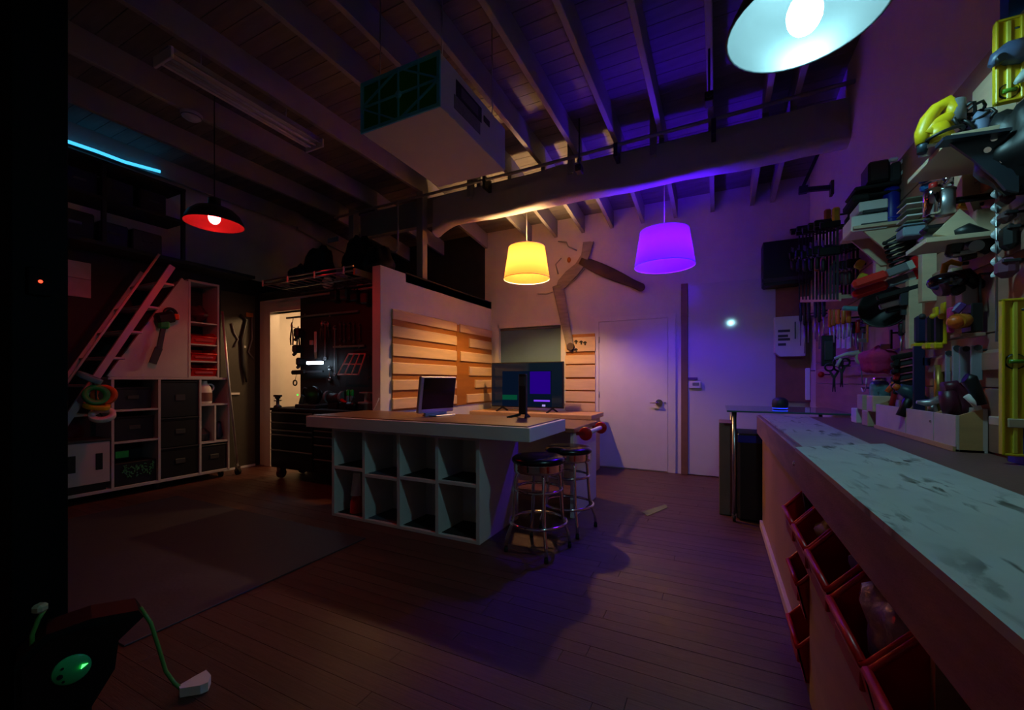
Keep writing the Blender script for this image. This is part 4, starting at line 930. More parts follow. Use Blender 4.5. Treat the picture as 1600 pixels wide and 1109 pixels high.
p = ony(522, 375, 4.0); o = MB().box(p.x-.1, p.x+.1, 3.98, 3.99, p.z-.03, p.z+.03).build('bag_label', M('blue grey tag', (90,120,140), .6), None, p); tag(o, 'pale blue grey tag on the black duffel', 'tag')
blob('blue_bag', 'pale blue crumpled bag at the back of the loft', 'bag', (ony(455, 415, 4.5).x, 4.5, LZ+.2), (.16,.1,.18), M('blue cloth', (90,120,170), .7), 51, 16)
blob('white_rag', 'small pale rag on the wire shelf', 'cloth', (ony(516, 408, 3.95).x, 3.9, 2.56), (.09,.06,.08), m_paper, 52, 14)
# ================================================================== BLACK POST, CABLE REEL
o = MB().box(-2.39, -2.23, .535, .68, 0, 3.69, .004).build('black_post', M('soot black', (6,6,7), .8, spec=.1), None, (-2.3, .6, 0)); tag(o, 'square black post beside the cable reel', 'post')
p = onx(62, 440, -2.225)
sw = thing('indicator_switch', 'black switch with a tiny red indicator on the black post', 'switch', p)
MB().box(-2.231, -2.218, p.y-.03, p.y+.03, p.z-.05, p.z+.05, .003).build('plate', M('soot black', (6,6,7), .8, spec=.1), sw); MB().sphere(p+V(.008,0,0), .006).build('indicator', E('red dot', (1,.05,.02), 3), sw)
# reel: hexagonal drum facing the camera
rc = ray(112, 1030)*1.50; rc.z += CAM_H; nrm = (V(0,0,.9)-rc); nrm.z = 0; nrm.normalize(); side = V(-nrm.y, nrm.x, 0)
re_ = thing('cable_reel', 'black angular cable reel with green socket plate at the black post', 'cable reel', V(rc.x, rc.y, 0))
pts = [(-.13,-.08),(-.09,-.17),(.05,-.165),(.11,-.06),(.12,.04),(.19,.10),(.175,.13),(.05,.15),(-.06,.14),(-.13,.07)]
MB().pris([rc+side*a_+V(0,0,b_)+nrm*.06 for a_, b_ in pts], -nrm*.13).build('housing', M('reel black', (8,8,9), .6, spec=.3), re_)
MB().pris([rc+side*(a_*.86-.0)+V(0,0,b_*.86)+nrm*.075 for a_, b_ in pts if a_ < .2], -nrm*.02).build('front_cover', M('black gloss cover', (10,10,12), .3), re_)
MB().lathe([(0,.0),(.046,.0),(.049,-.005),(.049,-.012)], rc+nrm*.082+V(0,0,-.0), nrm, 28).build('socket_plate', M('green socket plate', (40,190,110), .4), re_)
for a_, b_, r_ in ((-.028,-.01,.008), (-.022,.016,.004), (-.02,-.03,.004)): MB().cyl(rc+side*a_+V(0,0,b_)+nrm*.081, rc+side*a_+V(0,0,b_)+nrm*.085, r_, seg=10).build('socket_hole', m_black, re_)
MB().prism([(0,-.006),(.018,.006),(.003,.008)], rc+side*.022+nrm*.083, side, (0,0,1), nrm*.003).build('indicator', E('green lamp', (.1,1,.2), 1.6), re_)
ro = rc+side*.185+V(0,0,.115)
MB().pris([rc+side*a_+V(0,0,b_-rc.z)+nrm*.05 for a_, b_ in ((-.09,0),(.05,0),(.05,rc.z-.15),(-.09,rc.z-.15))], -nrm*.1).build('stand', m_black, re_)
g1 = onz(235, 1015, .15)
pe = onz(285, 1078, .02)
o = thing('extension_cord', 'green extension cord with pale triple plug trailing from the reel onto the floor', 'cord', pe)
MB().tube([ro, ro.lerp(pe,.25)+V(0,0,.02), ro.lerp(pe,.45)+V(0,.0,-.02), ro.lerp(pe,.6)+V(0,0,-.055), ro.lerp(pe,.8)+V(0,0,-.035), pe], .007, 8).build('cable', M('green cable', (70,140,60), .5), o)
e = V(side.x, side.y, 0)
MB().prism([(-.01,-.012),(-.01,.012),(.04,.03),(.085,.042),(.092,-.01),(.075,-.05),(.05,-.05)], pe+V(0,0,-.018), e, -nrm, (0,0,.036)).build('triple_plug', m_white, o)
q0 = onx(50, 992, -2.1); q1 = onx(69, 953, -2.1)
o = thing('short_plug', 'pale green plug on a short lead above the cable reel', 'plug', q0)
MB().tube([q0+V(.0,0,-.05), q0, q0.lerp(q1, .5)+V(0,0,.01), q1], .007, 8).build('lead', M('green cable', (70,140,60), .5), o)
MB().obox(q1+V(0,-.01,.012), (.035,.035,.03), Matrix.Rotation(.5,3,'Z'), .008).build('plug_body', M('pale green', (150,170,140), .5), o)
# ================================================================== RIGHT WALL: cleat wall, shelves and tools
def W(px, py, x=.9): return onx(px, py, x)
def py_(pr, xb=.98): return onx(pr, 595, xb).y                      # distance along the wall at which a thing touching the wall shows at pixel column pr
cw = thing('cleat_wall', 'wide reddish wooden cleat wall behind the tools of the long workbench', 'wall panel', (XR-.01, 3.5, .97))
m_cleat = M('reddish cleat board', (154,114,98), .6, var=.15, scale=2, stretch=(6,1,8), rnd=.1)
z = .965
k = 0
while z < 2.36:
    h = (.26, .22, .24, .2, .24, .2)[k % 6]
    MB().box(XR-.016, XR-.0005, 1.2, 5.62, z, z+h-.006, .002).build('board', m_cleat, cw)
    z += h; k += 1
for zc in (1.30, 1.72, 2.08): MB().pris([(XR-.016, 1.2, zc), (XR-.034, 1.2, zc-.006), (XR-.034, 1.2, zc+.06), (XR-.016, 1.2, zc+.075)], (0, 4.3, 0)).build('cleat', m_cleat, cw)
for i, (px, p0, p1, w_) in enumerate(((1425, 438, 545, .05), (1446, 388, 472, .05), (1507, 205, 322, .07), (1530, 330, 400, .06), (1492, 420, 480, .05), (1372, 395, 440, .06), (1548, 122, 205, .16))):
    a, b = W(px, p0, .95), W(px, p1, .95)
    MB().box(.93, XR-.015, a.y-w_/2, a.y+w_/2, b.z, a.z, .002).build('pale_batten', m_pale, cw)
# shelves with gussets
def shelf(label, x0, y0, y1, z, gus=True, m=m_pale):
    t = thing('bracket_shelf', label, 'shelf', (.87, (y0+y1)/2, z))
    MB().box(x0, XR-.016, y0, y1, z-.018, z, .001).build('board', m, t)
    if gus:
        for y in (y1-.06, y0+.04): MB().pris([(x0+.05, y, z-.018), (XR-.016, y, z-.018), (XR-.016, y, z-.2), (XR-.05, y, z-.2)], (0, .018, 0)).build('gusset', m, t)
    return t
shelf('upper pale shelf holding cases and the blue cylinder left of the spray can', .75, 3.20, 3.52, 2.195)
shelf('short lower shelf under the spray can', .75, 2.22, 2.42, 1.82, False)
shelf('highest shelf carrying the yellow jigsaw', .75, 2.02, 2.40, 2.13, False)
# ---- generic tools
def peg(t, p): MB().tube([p, V(XR-.005, p.y, p.z)], .005, 6).build('peg', m_black, t)
def clamp(label, px, pt, pb, x, mh, grp=None, head=.10):
    a, b = W(px, pt, x), W(px, pb, x); b.y = a.y; a.z, b.z = a.z, CAM_H+(HY-pb)/FPX*(a.y/ray(px, pb).y)
    t = thing('bar_clamp', label, 'clamp', a, grp); L = a.z-b.z
    MB().bar(a, b, .007, .014, (1,0,0)).build('bar', M('dark bar steel', (60,60,66), .4, .7), t)
    MB().box(a.x-head, a.x+.02, a.y-.016, a.y+.016, a.z-.05, a.z, .006).build('fixed_jaw', m_blackm, t)
    z2 = a.z-L*.32; MB().box(a.x-head*1.1, a.x+.02, a.y-.018, a.y+.018, z2-.07, z2, .008).build('sliding_jaw', m_blackm, t)
    c = V(a.x-head*.8, a.y, z2-.07); MB().cyl(c+V(0,0,.12), c+V(0,0,-.02), .006, seg=8).build('screw', m_steel, t)
    MB().lathe([(0,0),(.012,0),(.017,-.02),(.017,-.09),(.010,-.1),(0,-.1)], c+V(0,0,-.02), (0,0,1), 12).build('handle', mh, t)
    peg(t, a+V(0,0,-.06)); return t
cols = [(m_black, 'black'), (m_navy, 'navy'), (m_amber, 'amber')]
ords = ['first', 'second', 'third', 'fourth', 'fifth', 'sixth', 'seventh', 'eighth', 'ninth', 'tenth', 'eleventh', 'twelfth']
for i in range(12):
    c_ = 2 if i in (8, 10) else (1 if i % 4 == 2 else 0)
    px = 1249+5.4*i
    clamp('%s handled bar clamp, %s along the rack counting from the room corner' % (cols[c_][1], ords[i]), px, 356-1.6*i+(i % 3)*3, 468, .83, cols[c_][0], 'bar clamps on the rack', .09+.02*(i % 2))
for nm, p0, p1, hh, lab in (('clamp_rack', (1252, 468), (1312, 464), .06, 'pale wooden rack rail at the feet of the bar clamps'),):
    a, b = W(*p0, .85), W(*p1, .85); t = thing(nm, lab, 'rack', a)
    MB().bar(a, b, .02, hh).build('rail', m_pale, t)
    for f in (.1, .9): q_ = a.lerp(b, f); MB().bar(q_, V(XR, q_.y, q_.z), .03, .03).build('arm', m_pale, t)
# ---- second row: screwdrivers, chisels, block, shears
def driver(label, px, pt, pb, x, m, r=.016, nm='screwdriver', shaft=.45):
    a = W(px, pt, x); L = (pb-pt)/FPX*(a.y/ray(px, pt).y); t = thing(nm, label, nm.replace('_', ' '), a)
    MB().lathe([(0,0),(r*.8,0),(r,-.015),(r*.85,-L*shaft*.5),(r,-L*shaft*.9),(r*.5,-L*shaft),(0,-L*shaft)], a, (0,0,1), 10).build('handle', m, t)
    MB().cyl(a+V(0,0,-L*shaft), a+V(0,0,-L), .006, seg=8).build('shaft', m_steel if nm != 'chisel' else m_alu, t)
    peg(t, a+V(0,0,-L*shaft*.6)); return t
for i, (px, pt, pb, m, lab) in enumerate(((1251, 472, 540, m_navy, 'navy screwdriver hanging under the rack rail, next to the corner'), (1257, 473, 552, m_black, 'black screwdriver under the rack rail by the corner'), (1263, 473, 535, m_navy, 'navy stubby screwdriver third under the rack rail'), (1274, 470, 530, m_navy, 'navy screwdriver in the middle of the rack rail'), (1280, 470, 545, m_black, 'long black screwdriver above the black sanding block'), (1287, 470, 525, m_navy, 'navy screwdriver just before the chisels'))):
    driver(lab, px, pt, pb, .86, m)
for i, (px, pb, m) in enumerate(((1297, 540, m_orange), (1303, 535, m_amber), (1309, 530, m_orange), (1318, 530, m_amber), (1326, 526, m_amber))):
    driver(('orange handled chisel, first after the navy screwdrivers', 'amber handled chisel between two orange ones', 'orange handled chisel before the pale rulers', 'amber handled chisel over the pale rulers', 'amber handled chisel under the teal hammer')[i], px, 483, pb, .87, m, .017, 'chisel', .5)
for i, px in enumerate((1311, 1319, 1327)):
    a, b = W(px, 500, .90), W(px, 536, .90); o = MB().box(.893, .90, a.y-.045, a.y+.045, b.z-.04, a.z, .001).build('steel_rule', M('pale steel rule', (186,190,186), .5), None, a)
    o2 = tag(o, ('pale wide rule hanging first after the chisels', 'pale wide rule hanging between two others', 'pale wide rule hanging last beside the black pan')[i], 'rule', 'pale rules')
    MB().tube([V(.9, a.y, a.z-.02), V(XR, a.y, a.z-.02)], .004, 6).build('peg', m_black, o2)
a, b = W(1294, 524, .85), W(1294, 572, .85)
g = thing('sanding_block', 'black rectangular sanding pad hanging below the long screwdrivers', 'sanding pad', a)
MB().box(.80, .90, a.y-.02, a.y+.02, b.z, a.z, .006).build('pad', m_black, g); MB().box(.82, .88, a.y-.03, a.y-.02, b.z+.05, a.z-.05, .004).build('strap', m_dgrey, g); peg(g, V(.89, a.y, a.z-.02))
p = W(1283, 585, .88); g = thing('red_ball', 'small red round knob hanging near the dark shears', 'knob', p); MB().sphere(p, .028, (1,.7,1)).build('knob', m_red, g); peg(g, p)
def shears(label, px, pt, pb, x, m, spread=.03, ang=0, nm='shears'):
    a, b = W(px, pt, x), W(px, pb, x); L = a.z-b.z; t = thing(nm, label, nm, a); y = a.y
    mid = V(x, y, a.z-L*.5)
    for s in (-1, 1):
        MB().torus(V(x+s*spread, y, a.z-.03), (0,1,0), .03, .008, 16, 6).build('finger_loop', m, t)
        MB().tube([V(x+s*spread, y, a.z-.06), mid, V(x-s*spread*.3, y, b.z)], [.009,.010,.003], 6).build('blade', m_steel if m is not m_black else m_dgrey, t)
    peg(t, V(x, y, a.z-.02)); return t
shears('dark shears hanging above the workbench near the corner', 1303, 568, 612, .87, m_black)
shears('small black scissors left of the pale brush', 1315, 560, 605, .90, m_black, .022)
# pale strips and brushes on the cleat boards near the corner
for i, (px, pt, pb, m, lab) in enumerate(((1262, 575, 625, m_paper, 'white strip hanging near the corner above the glass table'), (1251, 560, 605, m_amber, 'brown wooden stick hanging in the corner above the glass table'), (1256, 500, 535, m_dgrey, 'dark file hanging right of the white dispenser'))):
    a, b = W(px, pt, .93), W(px, pb, .93); o = MB().bar(a, V(.93, a.y, b.z), .025, .045, (1,0,0), .006).build('hanging_stick', m, None, a); tag(o, lab, 'stick'); MB().tube([a+V(0,0,-.03), V(XR, a.y, a.z-.03)], .004, 6).build('peg', m_black, o)
# brush + pink mitt
y = py_(1350, .95)
g = thing('bench_brush', 'pale long handled brush lying out from the wall beside the pink mitt', 'brush', ony(1345, 556, y))
MB().tube([ony(1304, 560, y), ony(1322, 553, y), ony(1342, 551, y)], [.010,.013,.02], 8).build('handle', M('pale handle', (190,195,190), .5), g)
MB().tube([ony(1307, 572, y), ony(1314, 560, y)], .010, 6).build('hook_tip', M('pale handle', (190,195,190), .5), g)
MB().sphere(ony(1346, 560, y), .04, (1,1,1.2)).build('bristles', M('pale bristle', (170,180,150), .9), g); MB().tube([ony(1346, 556, y), V(XR-.01, y, ony(1346,556,y).z)], .006, 6).build('peg', m_black, g)
p = W(1372, 563, .90); blob('pink_mitt', 'magenta padded mitt hanging beside the pale brush', 'mitt', p, (.085, .09, .08), m_mag, 14, 18)
# teal hammer
y = py_(1362)
g = thing('claw_hammer', 'teal handled hammer jutting out above the pale rules', 'hammer', ony(1350, 482, y))
MB().bar(ony(1316, 481, y), ony(1352, 483, y), .028, .032, bev=.008).build('handle', m_teal, g); MB().bar(ony(1352, 468, y), ony(1353, 504, y), .03, .03, (1,0,0), .006).build('head', M('teal steel', (110,150,160), .3, .6), g)
MB().tube([ony(1353, 495, y), ony(1346, 498, y), ony(1343, 493, y)], [.012,.010,.004], 6).build('claw', m_steel, g); MB().tube([ony(1353, 484, y), V(XR-.01, y, ony(1353,484,y).z)], .006, 6).build('peg', m_black, g)
# black round pan
p = W(1383, 480, .88); g = thing('round_pan', 'black round magnetic dish hung edge on below the red clamps', 'dish', p)
MB().lathe([(0,-.03),(.10,-.03),(.115,-.01),(.12,.03),(.113,.03),(.1,-.015),(0,-.02)], p, (-.5,-.86,0), 28).build('dish', m_black, g); MB().tube([p, V(XR-.01, p.y+.03, p.z)], .012, 8).build('stem', m_black, g)
# ---- wall bracket up high
g = thing('hanging_bracket', 'dark steel T-shaped bracket high on the right wall near the corner', 'bracket', onx(1255, 297, .85))
y = py_(1300, .99)
a, b = ony(1282, 232, y), ony(1250, 302, y)
MB().bar(a, b, .025, .03).build('brace', m_dgrey, g); MB().bar(ony(1254, 297, y), ony(1309, 292, y), .04, .04).build('arm', m_dgrey, g)
c, d = ony(1309, 282, y), ony(1308, 304, y); MB().box(.975, XR, c.y-.04, c.y+.04, d.z, c.z, .003).build('wall_plate', m_dgrey, g)
MB().box(ony(1252,297,y).x-.02, ony(1262,297,y).x, y-.03, y+.03, ony(1256,302,y).z, ony(1256,291,y).z, .004).build('joint', m_dgrey, g)
MB().bar(a, V(XR, y, a.z+.02), .02, .02).build('stay', m_dgrey, g)
# ---- items on the first shelf
def flat(name, label, cat, boxes, xb=.97, pr=1400, th=.12, y=None):
    """boxes: (part, x0px, x1px, y0px, y1px, material[, bevel]) in the plane that meets the wall at pixel column pr"""
    yy = py_(pr, xb) if y is None else y
    t = None
    for bx in boxes:
        n, a0, a1, b0, b1, m = bx[:6]; bv = bx[6] if len(bx) > 6 else .006; th_ = bx[7] if len(bx) > 7 else th
        A, B = ony(a0, b1, yy), ony(a1, b0, yy)
        if t is None: t = thing(name, label, cat, V((A.x+B.x)/2, yy+th/2, A.z))
        MB().box(A.x, min(B.x, XR-.02), yy-.004*len(t.children), yy+th_, A.z, B.z, bv).build(n, m, t)
    return t
Y1 = 2.94
def on1(px, py): return ony(px, py, Y1)
flat('slotted_holder', 'white stepped holder with two dark slots on the upper pale shelf', 'holder', [('body', 1330, 1388, 330, 362, m_paper), ('upper_step', 1342, 1388, 309, 331, m_paper), ('slot', 1348, 1386, 324, 334, m_dgrey, .002, .01), ('slot', 1345, 1386, 345, 355, m_dgrey, .002, .01)], y=3.22, th=.2)
p = V(.945, 3.26, 2.195)
g = thing('blue_cylinder', 'glossy blue cylinder standing on the upper pale shelf', 'canister', p)
MB().lathe([(0,0),(.036,0),(.04,.01),(.04,.2),(.034,.215),(0,.215)], p, seg=20).build('body', m_blue, g); MB().torus(p+V(0,0,.03), (0,0,1), .041, .004, 20, 6).build('band', M('bright blue', (40,60,200), .4), g)
for i in range(6):
    A, B = ony(1414, 358-9*i, 2.9), ony(1447, 350-9*i, 2.9)
    o = MB().box(A.x, min(B.x, .98), 2.88, 3.02, A.z, B.z-.004, .002).build('card_pack', (m_paper, M('olive pack', (110,112,90), .7))[i % 2], None, A); tag(o, '%s card pack, %s from the bottom of the stack beside the blue cylinder' % (('white', 'olive')[i % 2], ords[i]), 'pack', 'card packs')
flat('soft_case', 'long black soft case lying on top of the white stepped holder', 'case', [('body', 1333, 1428, 290, 310, m_black, .02), ('flap', 1335, 1420, 284, 292, m_rub, .012), ('front_pocket', 1331, 1360, 300, 316, m_rub, .012)], y=3.22, th=.22)
flat('black_case', 'square black case with chrome ends painted as cyan glints on top of the soft case', 'case', [('body', 1357, 1392, 246, 286, m_black, .012), ('side', 1392, 1425, 248, 284, m_dgrey, .01), ('chrome_end', 1389, 1404, 244, 253, M('painted lamp glint', (225,240,245), .15), .008, .02), ('chrome_end', 1408, 1424, 247, 256, M('painted lamp glint', (225,240,245), .15), .008, .02), ('chrome_end', 1408, 1423, 265, 273, M('painted lamp glint', (225,240,245), .15), .008, .02)], y=3.22, th=.16)  # pale cyan end colour paints in the cyan lamp's reflection on chrome
flat('clear_tray', 'bluish clear plastic tray jutting from the wall below the card packs', 'tray', [('tray', 1411, 1448, 350, 369, M('clear blue plastic', (130,150,165), .15)), ('rim', 1410, 1449, 348, 351, M('clear blue plastic', (130,150,165), .15), .002)], xb=.97, pr=1448, th=.1)
for px, pt, m, lab in ((1308, 330, m_black, 'black tall bottle at the far end of the upper pale shelf'), (1319, 322, m_navy, 'navy bottle beside the black one on the upper shelf end')):
    p = ony(px, 372, 3.45); p = V(max(p.x, .79), 3.45, 2.195)
    p.x = .79+.075*(px > 1310); L = ((372-pt)/FPX*(3.45/ray(px, pt).y))
    g = thing('tall_bottle', lab, 'bottle', p); MB().lathe([(0,0),(.032,0),(.032,L*.65),(.014,L*.8),(.014,L),(0,L)], p, seg=14).build('body', m, g); MB().cyl(p+V(0,0,L), p+V(0,0,L+.03), .017).build('cap', m_dgrey, g)
for i, (px, py, lab) in enumerate(((1293, 338, 'amber topped clamp handle poking above the far rack'), (1306, 336, 'yellow topped clamp handle poking above the far rack'))):
    p = W(px, py, .84); o = MB().bar(p+V(0,0,.06), p+V(0,0,-.10), .04, .05, (1,0,0), .012).build('pump_clamp', (m_amber, m_yellow)[i], None, p); tag(o, lab, 'handle'); MB().tube([p, V(XR, p.y, p.z)], .008, 6).build('peg', m_black, o)
# ---- black jaw clamps fanned out + red pads
Yf = py_(1436)
for i in range(6):
    a, b = ony(1384+i*2, 378+7*i, Yf+.03*i), ony(1436, 362+7*i, Yf+.03*i)
    t = thing('spring_clamp', 'black spring clamp, %s from the top of the fan above the red clamps' % ords[i], 'clamp', b, 'fanned black clamps')
    MB().tube([a, a.lerp(b, .3)+V(0,0,.012), b], [.006,.010,.012], 8).build('upper_arm', m_black, t); MB().tube([a+V(0,0,-.015), a.lerp(b,.4)+V(0,0,-.02), b], [.006,.009,.012], 8).build('lower_arm', m_dgrey, t)
    MB().sphere(a+V(-.004,0,-.006), .012).build('pad', m_rub, t); MB().tube([b, V(XR-.01, b.y, b.z)], .008, 6).build('peg', m_black, t)
for i, (a0, a1, e0) in enumerate((((1332, 446), (1386, 428), (1438, 408)), ((1332, 462), (1386, 444), (1440, 426)))):
    y = py_(1440)+.06*i
    A, B, C_ = ony(*a0, y), ony(*a1, y), ony(*e0, y); g = thing('trigger_clamp', ('upper', 'lower')[i]+' red gripped trigger clamp jutting out over the hammer', 'clamp', C_)
    MB().bar(A, B, .05, .052, bev=.014).build('grip', m_red if i else M('bright red grip', (210,44,36), .4), g); MB().bar(B, B.lerp(C_, .62), .035, .045, bev=.006).build('body', m_grey, g)
    MB().bar(B.lerp(C_, .6), B.lerp(C_, .8), .03, .045).build('slider', M('pale slider', (170,175,165), .5), g); MB().bar(B.lerp(C_, .75), C_, .045, .07, bev=.012).build('jaw', m_red, g); MB().tube([C_, V(XR-.01, C_.y, C_.z)], .01, 6).build('peg', m_black, g)
for i, (a0, e0, m, lab) in enumerate((((1370, 466), (1438, 446), m_black, 'black caulking bar jutting out under the red clamps'), ((1374, 480), (1438, 462), m_steel, 'pale metal bar jutting out under the black one'), ((1384, 486), (1438, 474), m_blackm, 'short black bar below the pale metal bar'))):
    y = py_(1438)+.03*i; A, B = ony(*a0, y), ony(*e0, y); g = thing('long_bar_tool', lab, 'bar', B)
    MB().bar(A, B, .03, .03, bev=.006).build('bar', m, g); MB().bar(A.lerp(B,.62), A.lerp(B,.62)+V(0,0,-.08), .02, .03).build('trigger', m_dgrey, g); MB().tube([B, V(XR-.01, B.y, B.z)], .008, 6).build('peg', m_black, g)
# yellow tags near
for i, (px, py) in enumerate(((1343, 413), (1347, 434))):
    p = W(px, py, .93); o = MB().obox(p, (.05,.05,.06), Matrix.Rotation(.5,3,'Y'), .01).build('yellow_clip', M('lime yellow', (190,190,30), .5), None, p); tag(o, ('upper', 'lower')[i]+' yellow clip left of the red gripped clamps', 'clip'); MB().tube([p, V(XR, p.y, p.z)], .01, 6).build('peg', m_black, o)
# ---- spray can, blue tools, jar
Y2 = 2.30
def on2(px, py): return ony(px, py, Y2)
p = on2(1457, 340)
cbn = flat('black_plane', 'black hand plane resting on the short lower shelf', 'plane', [('sole', 1443, 1492, 362, 372, m_steel, .003), ('body', 1444, 1490, 346, 363, m_black, .012), ('knob', 1446, 1458, 336, 347, m_dgrey, .01, .03)], y=2.3, th=.06)
p = on2(1458, 336); g = thing('spray_can', 'silver spray can with bright cyan highlight above the short shelf', 'spray can', p)
MB().lathe([(0,0),(.031,0),(.031,.09),(.026,.105),(.015,.11),(0,.11)], p, seg=20).build('can', m_chrome, g); MB().lathe([(0,.108),(.014,.108),(.014,.13),(0,.13)], p, seg=12).build('nozzle', m_redpaint, g); MB().tube([p+V(0,0,.05), V(XR-.02, p.y, p.z+.05)], .01, 6).build('holder', m_black, g)
p = on2(1477, 336); g = thing('paint_tin', 'dull grey tin right of the silver spray can', 'tin', p); MB().lathe([(0,0),(.03,0),(.03,.1),(0,.1)], p, seg=18).build('tin', m_alu, g); MB().torus(p+V(0,0,.1), (0,0,1), .03, .004, 18, 6).build('rim', m_steel, g); MB().tube([p+V(0,0,.05), V(XR-.02, p.y, p.z+.05)], .01, 6).build('holder', m_black, g)
for i, (a0, b0, m, lab) in enumerate((((1436, 284), (1474, 264), m_navy, 'navy torque tool tucked under the highest shelf'), ((1438, 296), (1480, 280), M('steel blue', (40,90,150), .3, .4), 'steel blue tool tucked under the highest shelf'), ((1452, 300), (1492, 284), m_black, 'black ratchet tucked under the highest shelf'), ((1462, 270), (1490, 262), m_chrome, 'chrome ratchet tucked just under the highest shelf'))):
    y = py_(1492)-.05+.03*i; A, B = ony(*a0, y), ony(*b0, y); g = thing('ratchet', lab, 'ratchet', B)
    MB().bar(A, A.lerp(B,.5), .03, .034, bev=.008).build('grip', m, g); MB().bar(A.lerp(B,.5), B, .014, .018).build('shank', m_chrome, g); MB().sphere(B, .02).build('head', m_chrome, g); MB().tube([B, V(XR-.02, B.y, B.z)], .006, 6).build('peg', m_black, g)
p = W(1508, 322, .93); o = MB().obox(p, (.05,.03,.025), Matrix.Rotation(.3,3,'Y'), .006).build('yellow_clip', m_yellow, None, p); tag(o, 'yellow clip on the pale batten above the short shelf', 'clip'); MB().tube([p, V(XR, p.y, p.z)], .008, 6).build('peg', m_black, o)
# big pale shelf bracket + dark gusset
y = py_(1560)
g = thing('shelf_bracket', 'thick pale wooden bracket with a bent arm beside the twisted strip', 'bracket', ony(1530, 340, y))
MB().pris([ony(a_, b_, y) for a_, b_ in ((1460, 366), (1500, 326), (1518, 340), (1552, 380), (1552, 390), (1515, 372))], (0,.05,0)).build('arm', m_pale, g)
MB().pris([ony(a_, b_, y+.05) for a_, b_ in ((1514, 312), (1552, 292), (1553, 306), (1530, 316), (1552, 376), (1538, 372))], (0,.03,0)).build('brace', m_pale, g)
y = 2.0
g = thing('steel_gusset', 'large dark blue grey steel gusset under the highest shelf', 'bracket', ony(1560, 230, y))
MB().pris([ony(a_, b_, y) for a_, b_ in ((1474, 216), (1478, 212), (1582, 199), (1592, 205), (1592, 300), (1572, 296), (1556, 278), (1520, 248))], (0,.012,0)).build('web', M('slate steel', (48,62,74), .45, .4), g)
MB().pris([ony(a_, b_, y-.03) for a_, b_ in ((1474, 214), (1582, 198), (1582, 203), (1474, 219))], (0,.06,0)).build('flange', M('slate steel', (48,62,74), .45, .4), g)
for a_, b_ in ((1553, 216), (1543, 234), (1568, 250)): p = ony(a_, b_, y-.004); MB().cyl(p, p+V(0,.01,0), .010, seg=10).build('bolt', m_chrome, g)
# ---- yellow grinder on the highest shelf
y = 2.12
def on3(px, py): return ony(px, py, y)
g = thing('yellow_jigsaw', 'yellow power jigsaw with open handle on the highest shelf', 'power tool', V(on3(1465, 225).x, y, 2.13))
arch = [on3(a_, b_) for a_, b_ in ((1442, 226), (1442, 208), (1450, 188), (1463, 170), (1480, 160), (1490, 170), (1492, 190))]
MB().tube(arch, [.022,.026,.026,.022,.024,.027,.028], 12).build('handle_arch', m_yellow, g)
MB().tube([on3(1448, 214), on3(1462, 196), on3(1478, 188), on3(1490, 184)], [.03,.028,.028,.026], 12).build('body', m_yellow, g)
MB().cyl(on3(1470, 222), on3(1462, 198), .042, .034, seg=18).build('collar', m_yellow, g)
MB().torus(on3(1472, 214), (on3(1470,222)-on3(1462,198)), .056, .006, 26, 8).build('black_ring', m_black, g)
MB().cyl(on3(1440, 240), on3(1444, 222), .014, .022).build('nose', M('slate steel', (48,62,74), .45, .4), g)
MB().cyl(on3(1492, 192), on3(1494, 158), .03, .026, seg=14).build('motor_cap', m_grey, g)
MB().cyl(on3(1486, 158), on3(1496, 156), .012).build('knob', m_chrome, g)
MB().box(on3(1445,230).x, on3(1485,230).x, y-.02, y+.06, 2.13, 2.142).build('sole_plate', m_steel, g)
q = MB(); rr = random.Random(2)
cpts = []
for k in range(46):
    a_ = k*.62; c0 = on3(1505+k*.55, 184+6*math.sin(k*.3)); cpts.append(c0+V(.03*math.cos(a_)+.01*math.sin(k), .03*math.sin(k*.9), .035*math.sin(a_)))
o = MB().tube(cpts, .0055, 7).build('coiled_cord', m_black, None, cpts[0]); tag(o, 'loose coil of black cord lying beside the yellow jigsaw', 'cord')
p = on3(1538, 200); blob('grey_pouch', 'small blue grey pouch behind the steel gusset', 'pouch', V(p.x, 2.14, 2.185), (.045,.05,.055), M('blue grey cloth', (110,120,150), .7), 3, 14)
y = py_(1604, 1.0)-.12
blob('shop_vac_head', 'large black rounded vacuum head at the near end of the highest shelf', 'vacuum', ony(1592, 232, y)+V(0,0,0), (.085, .10, .13), m_black, 22, 20)
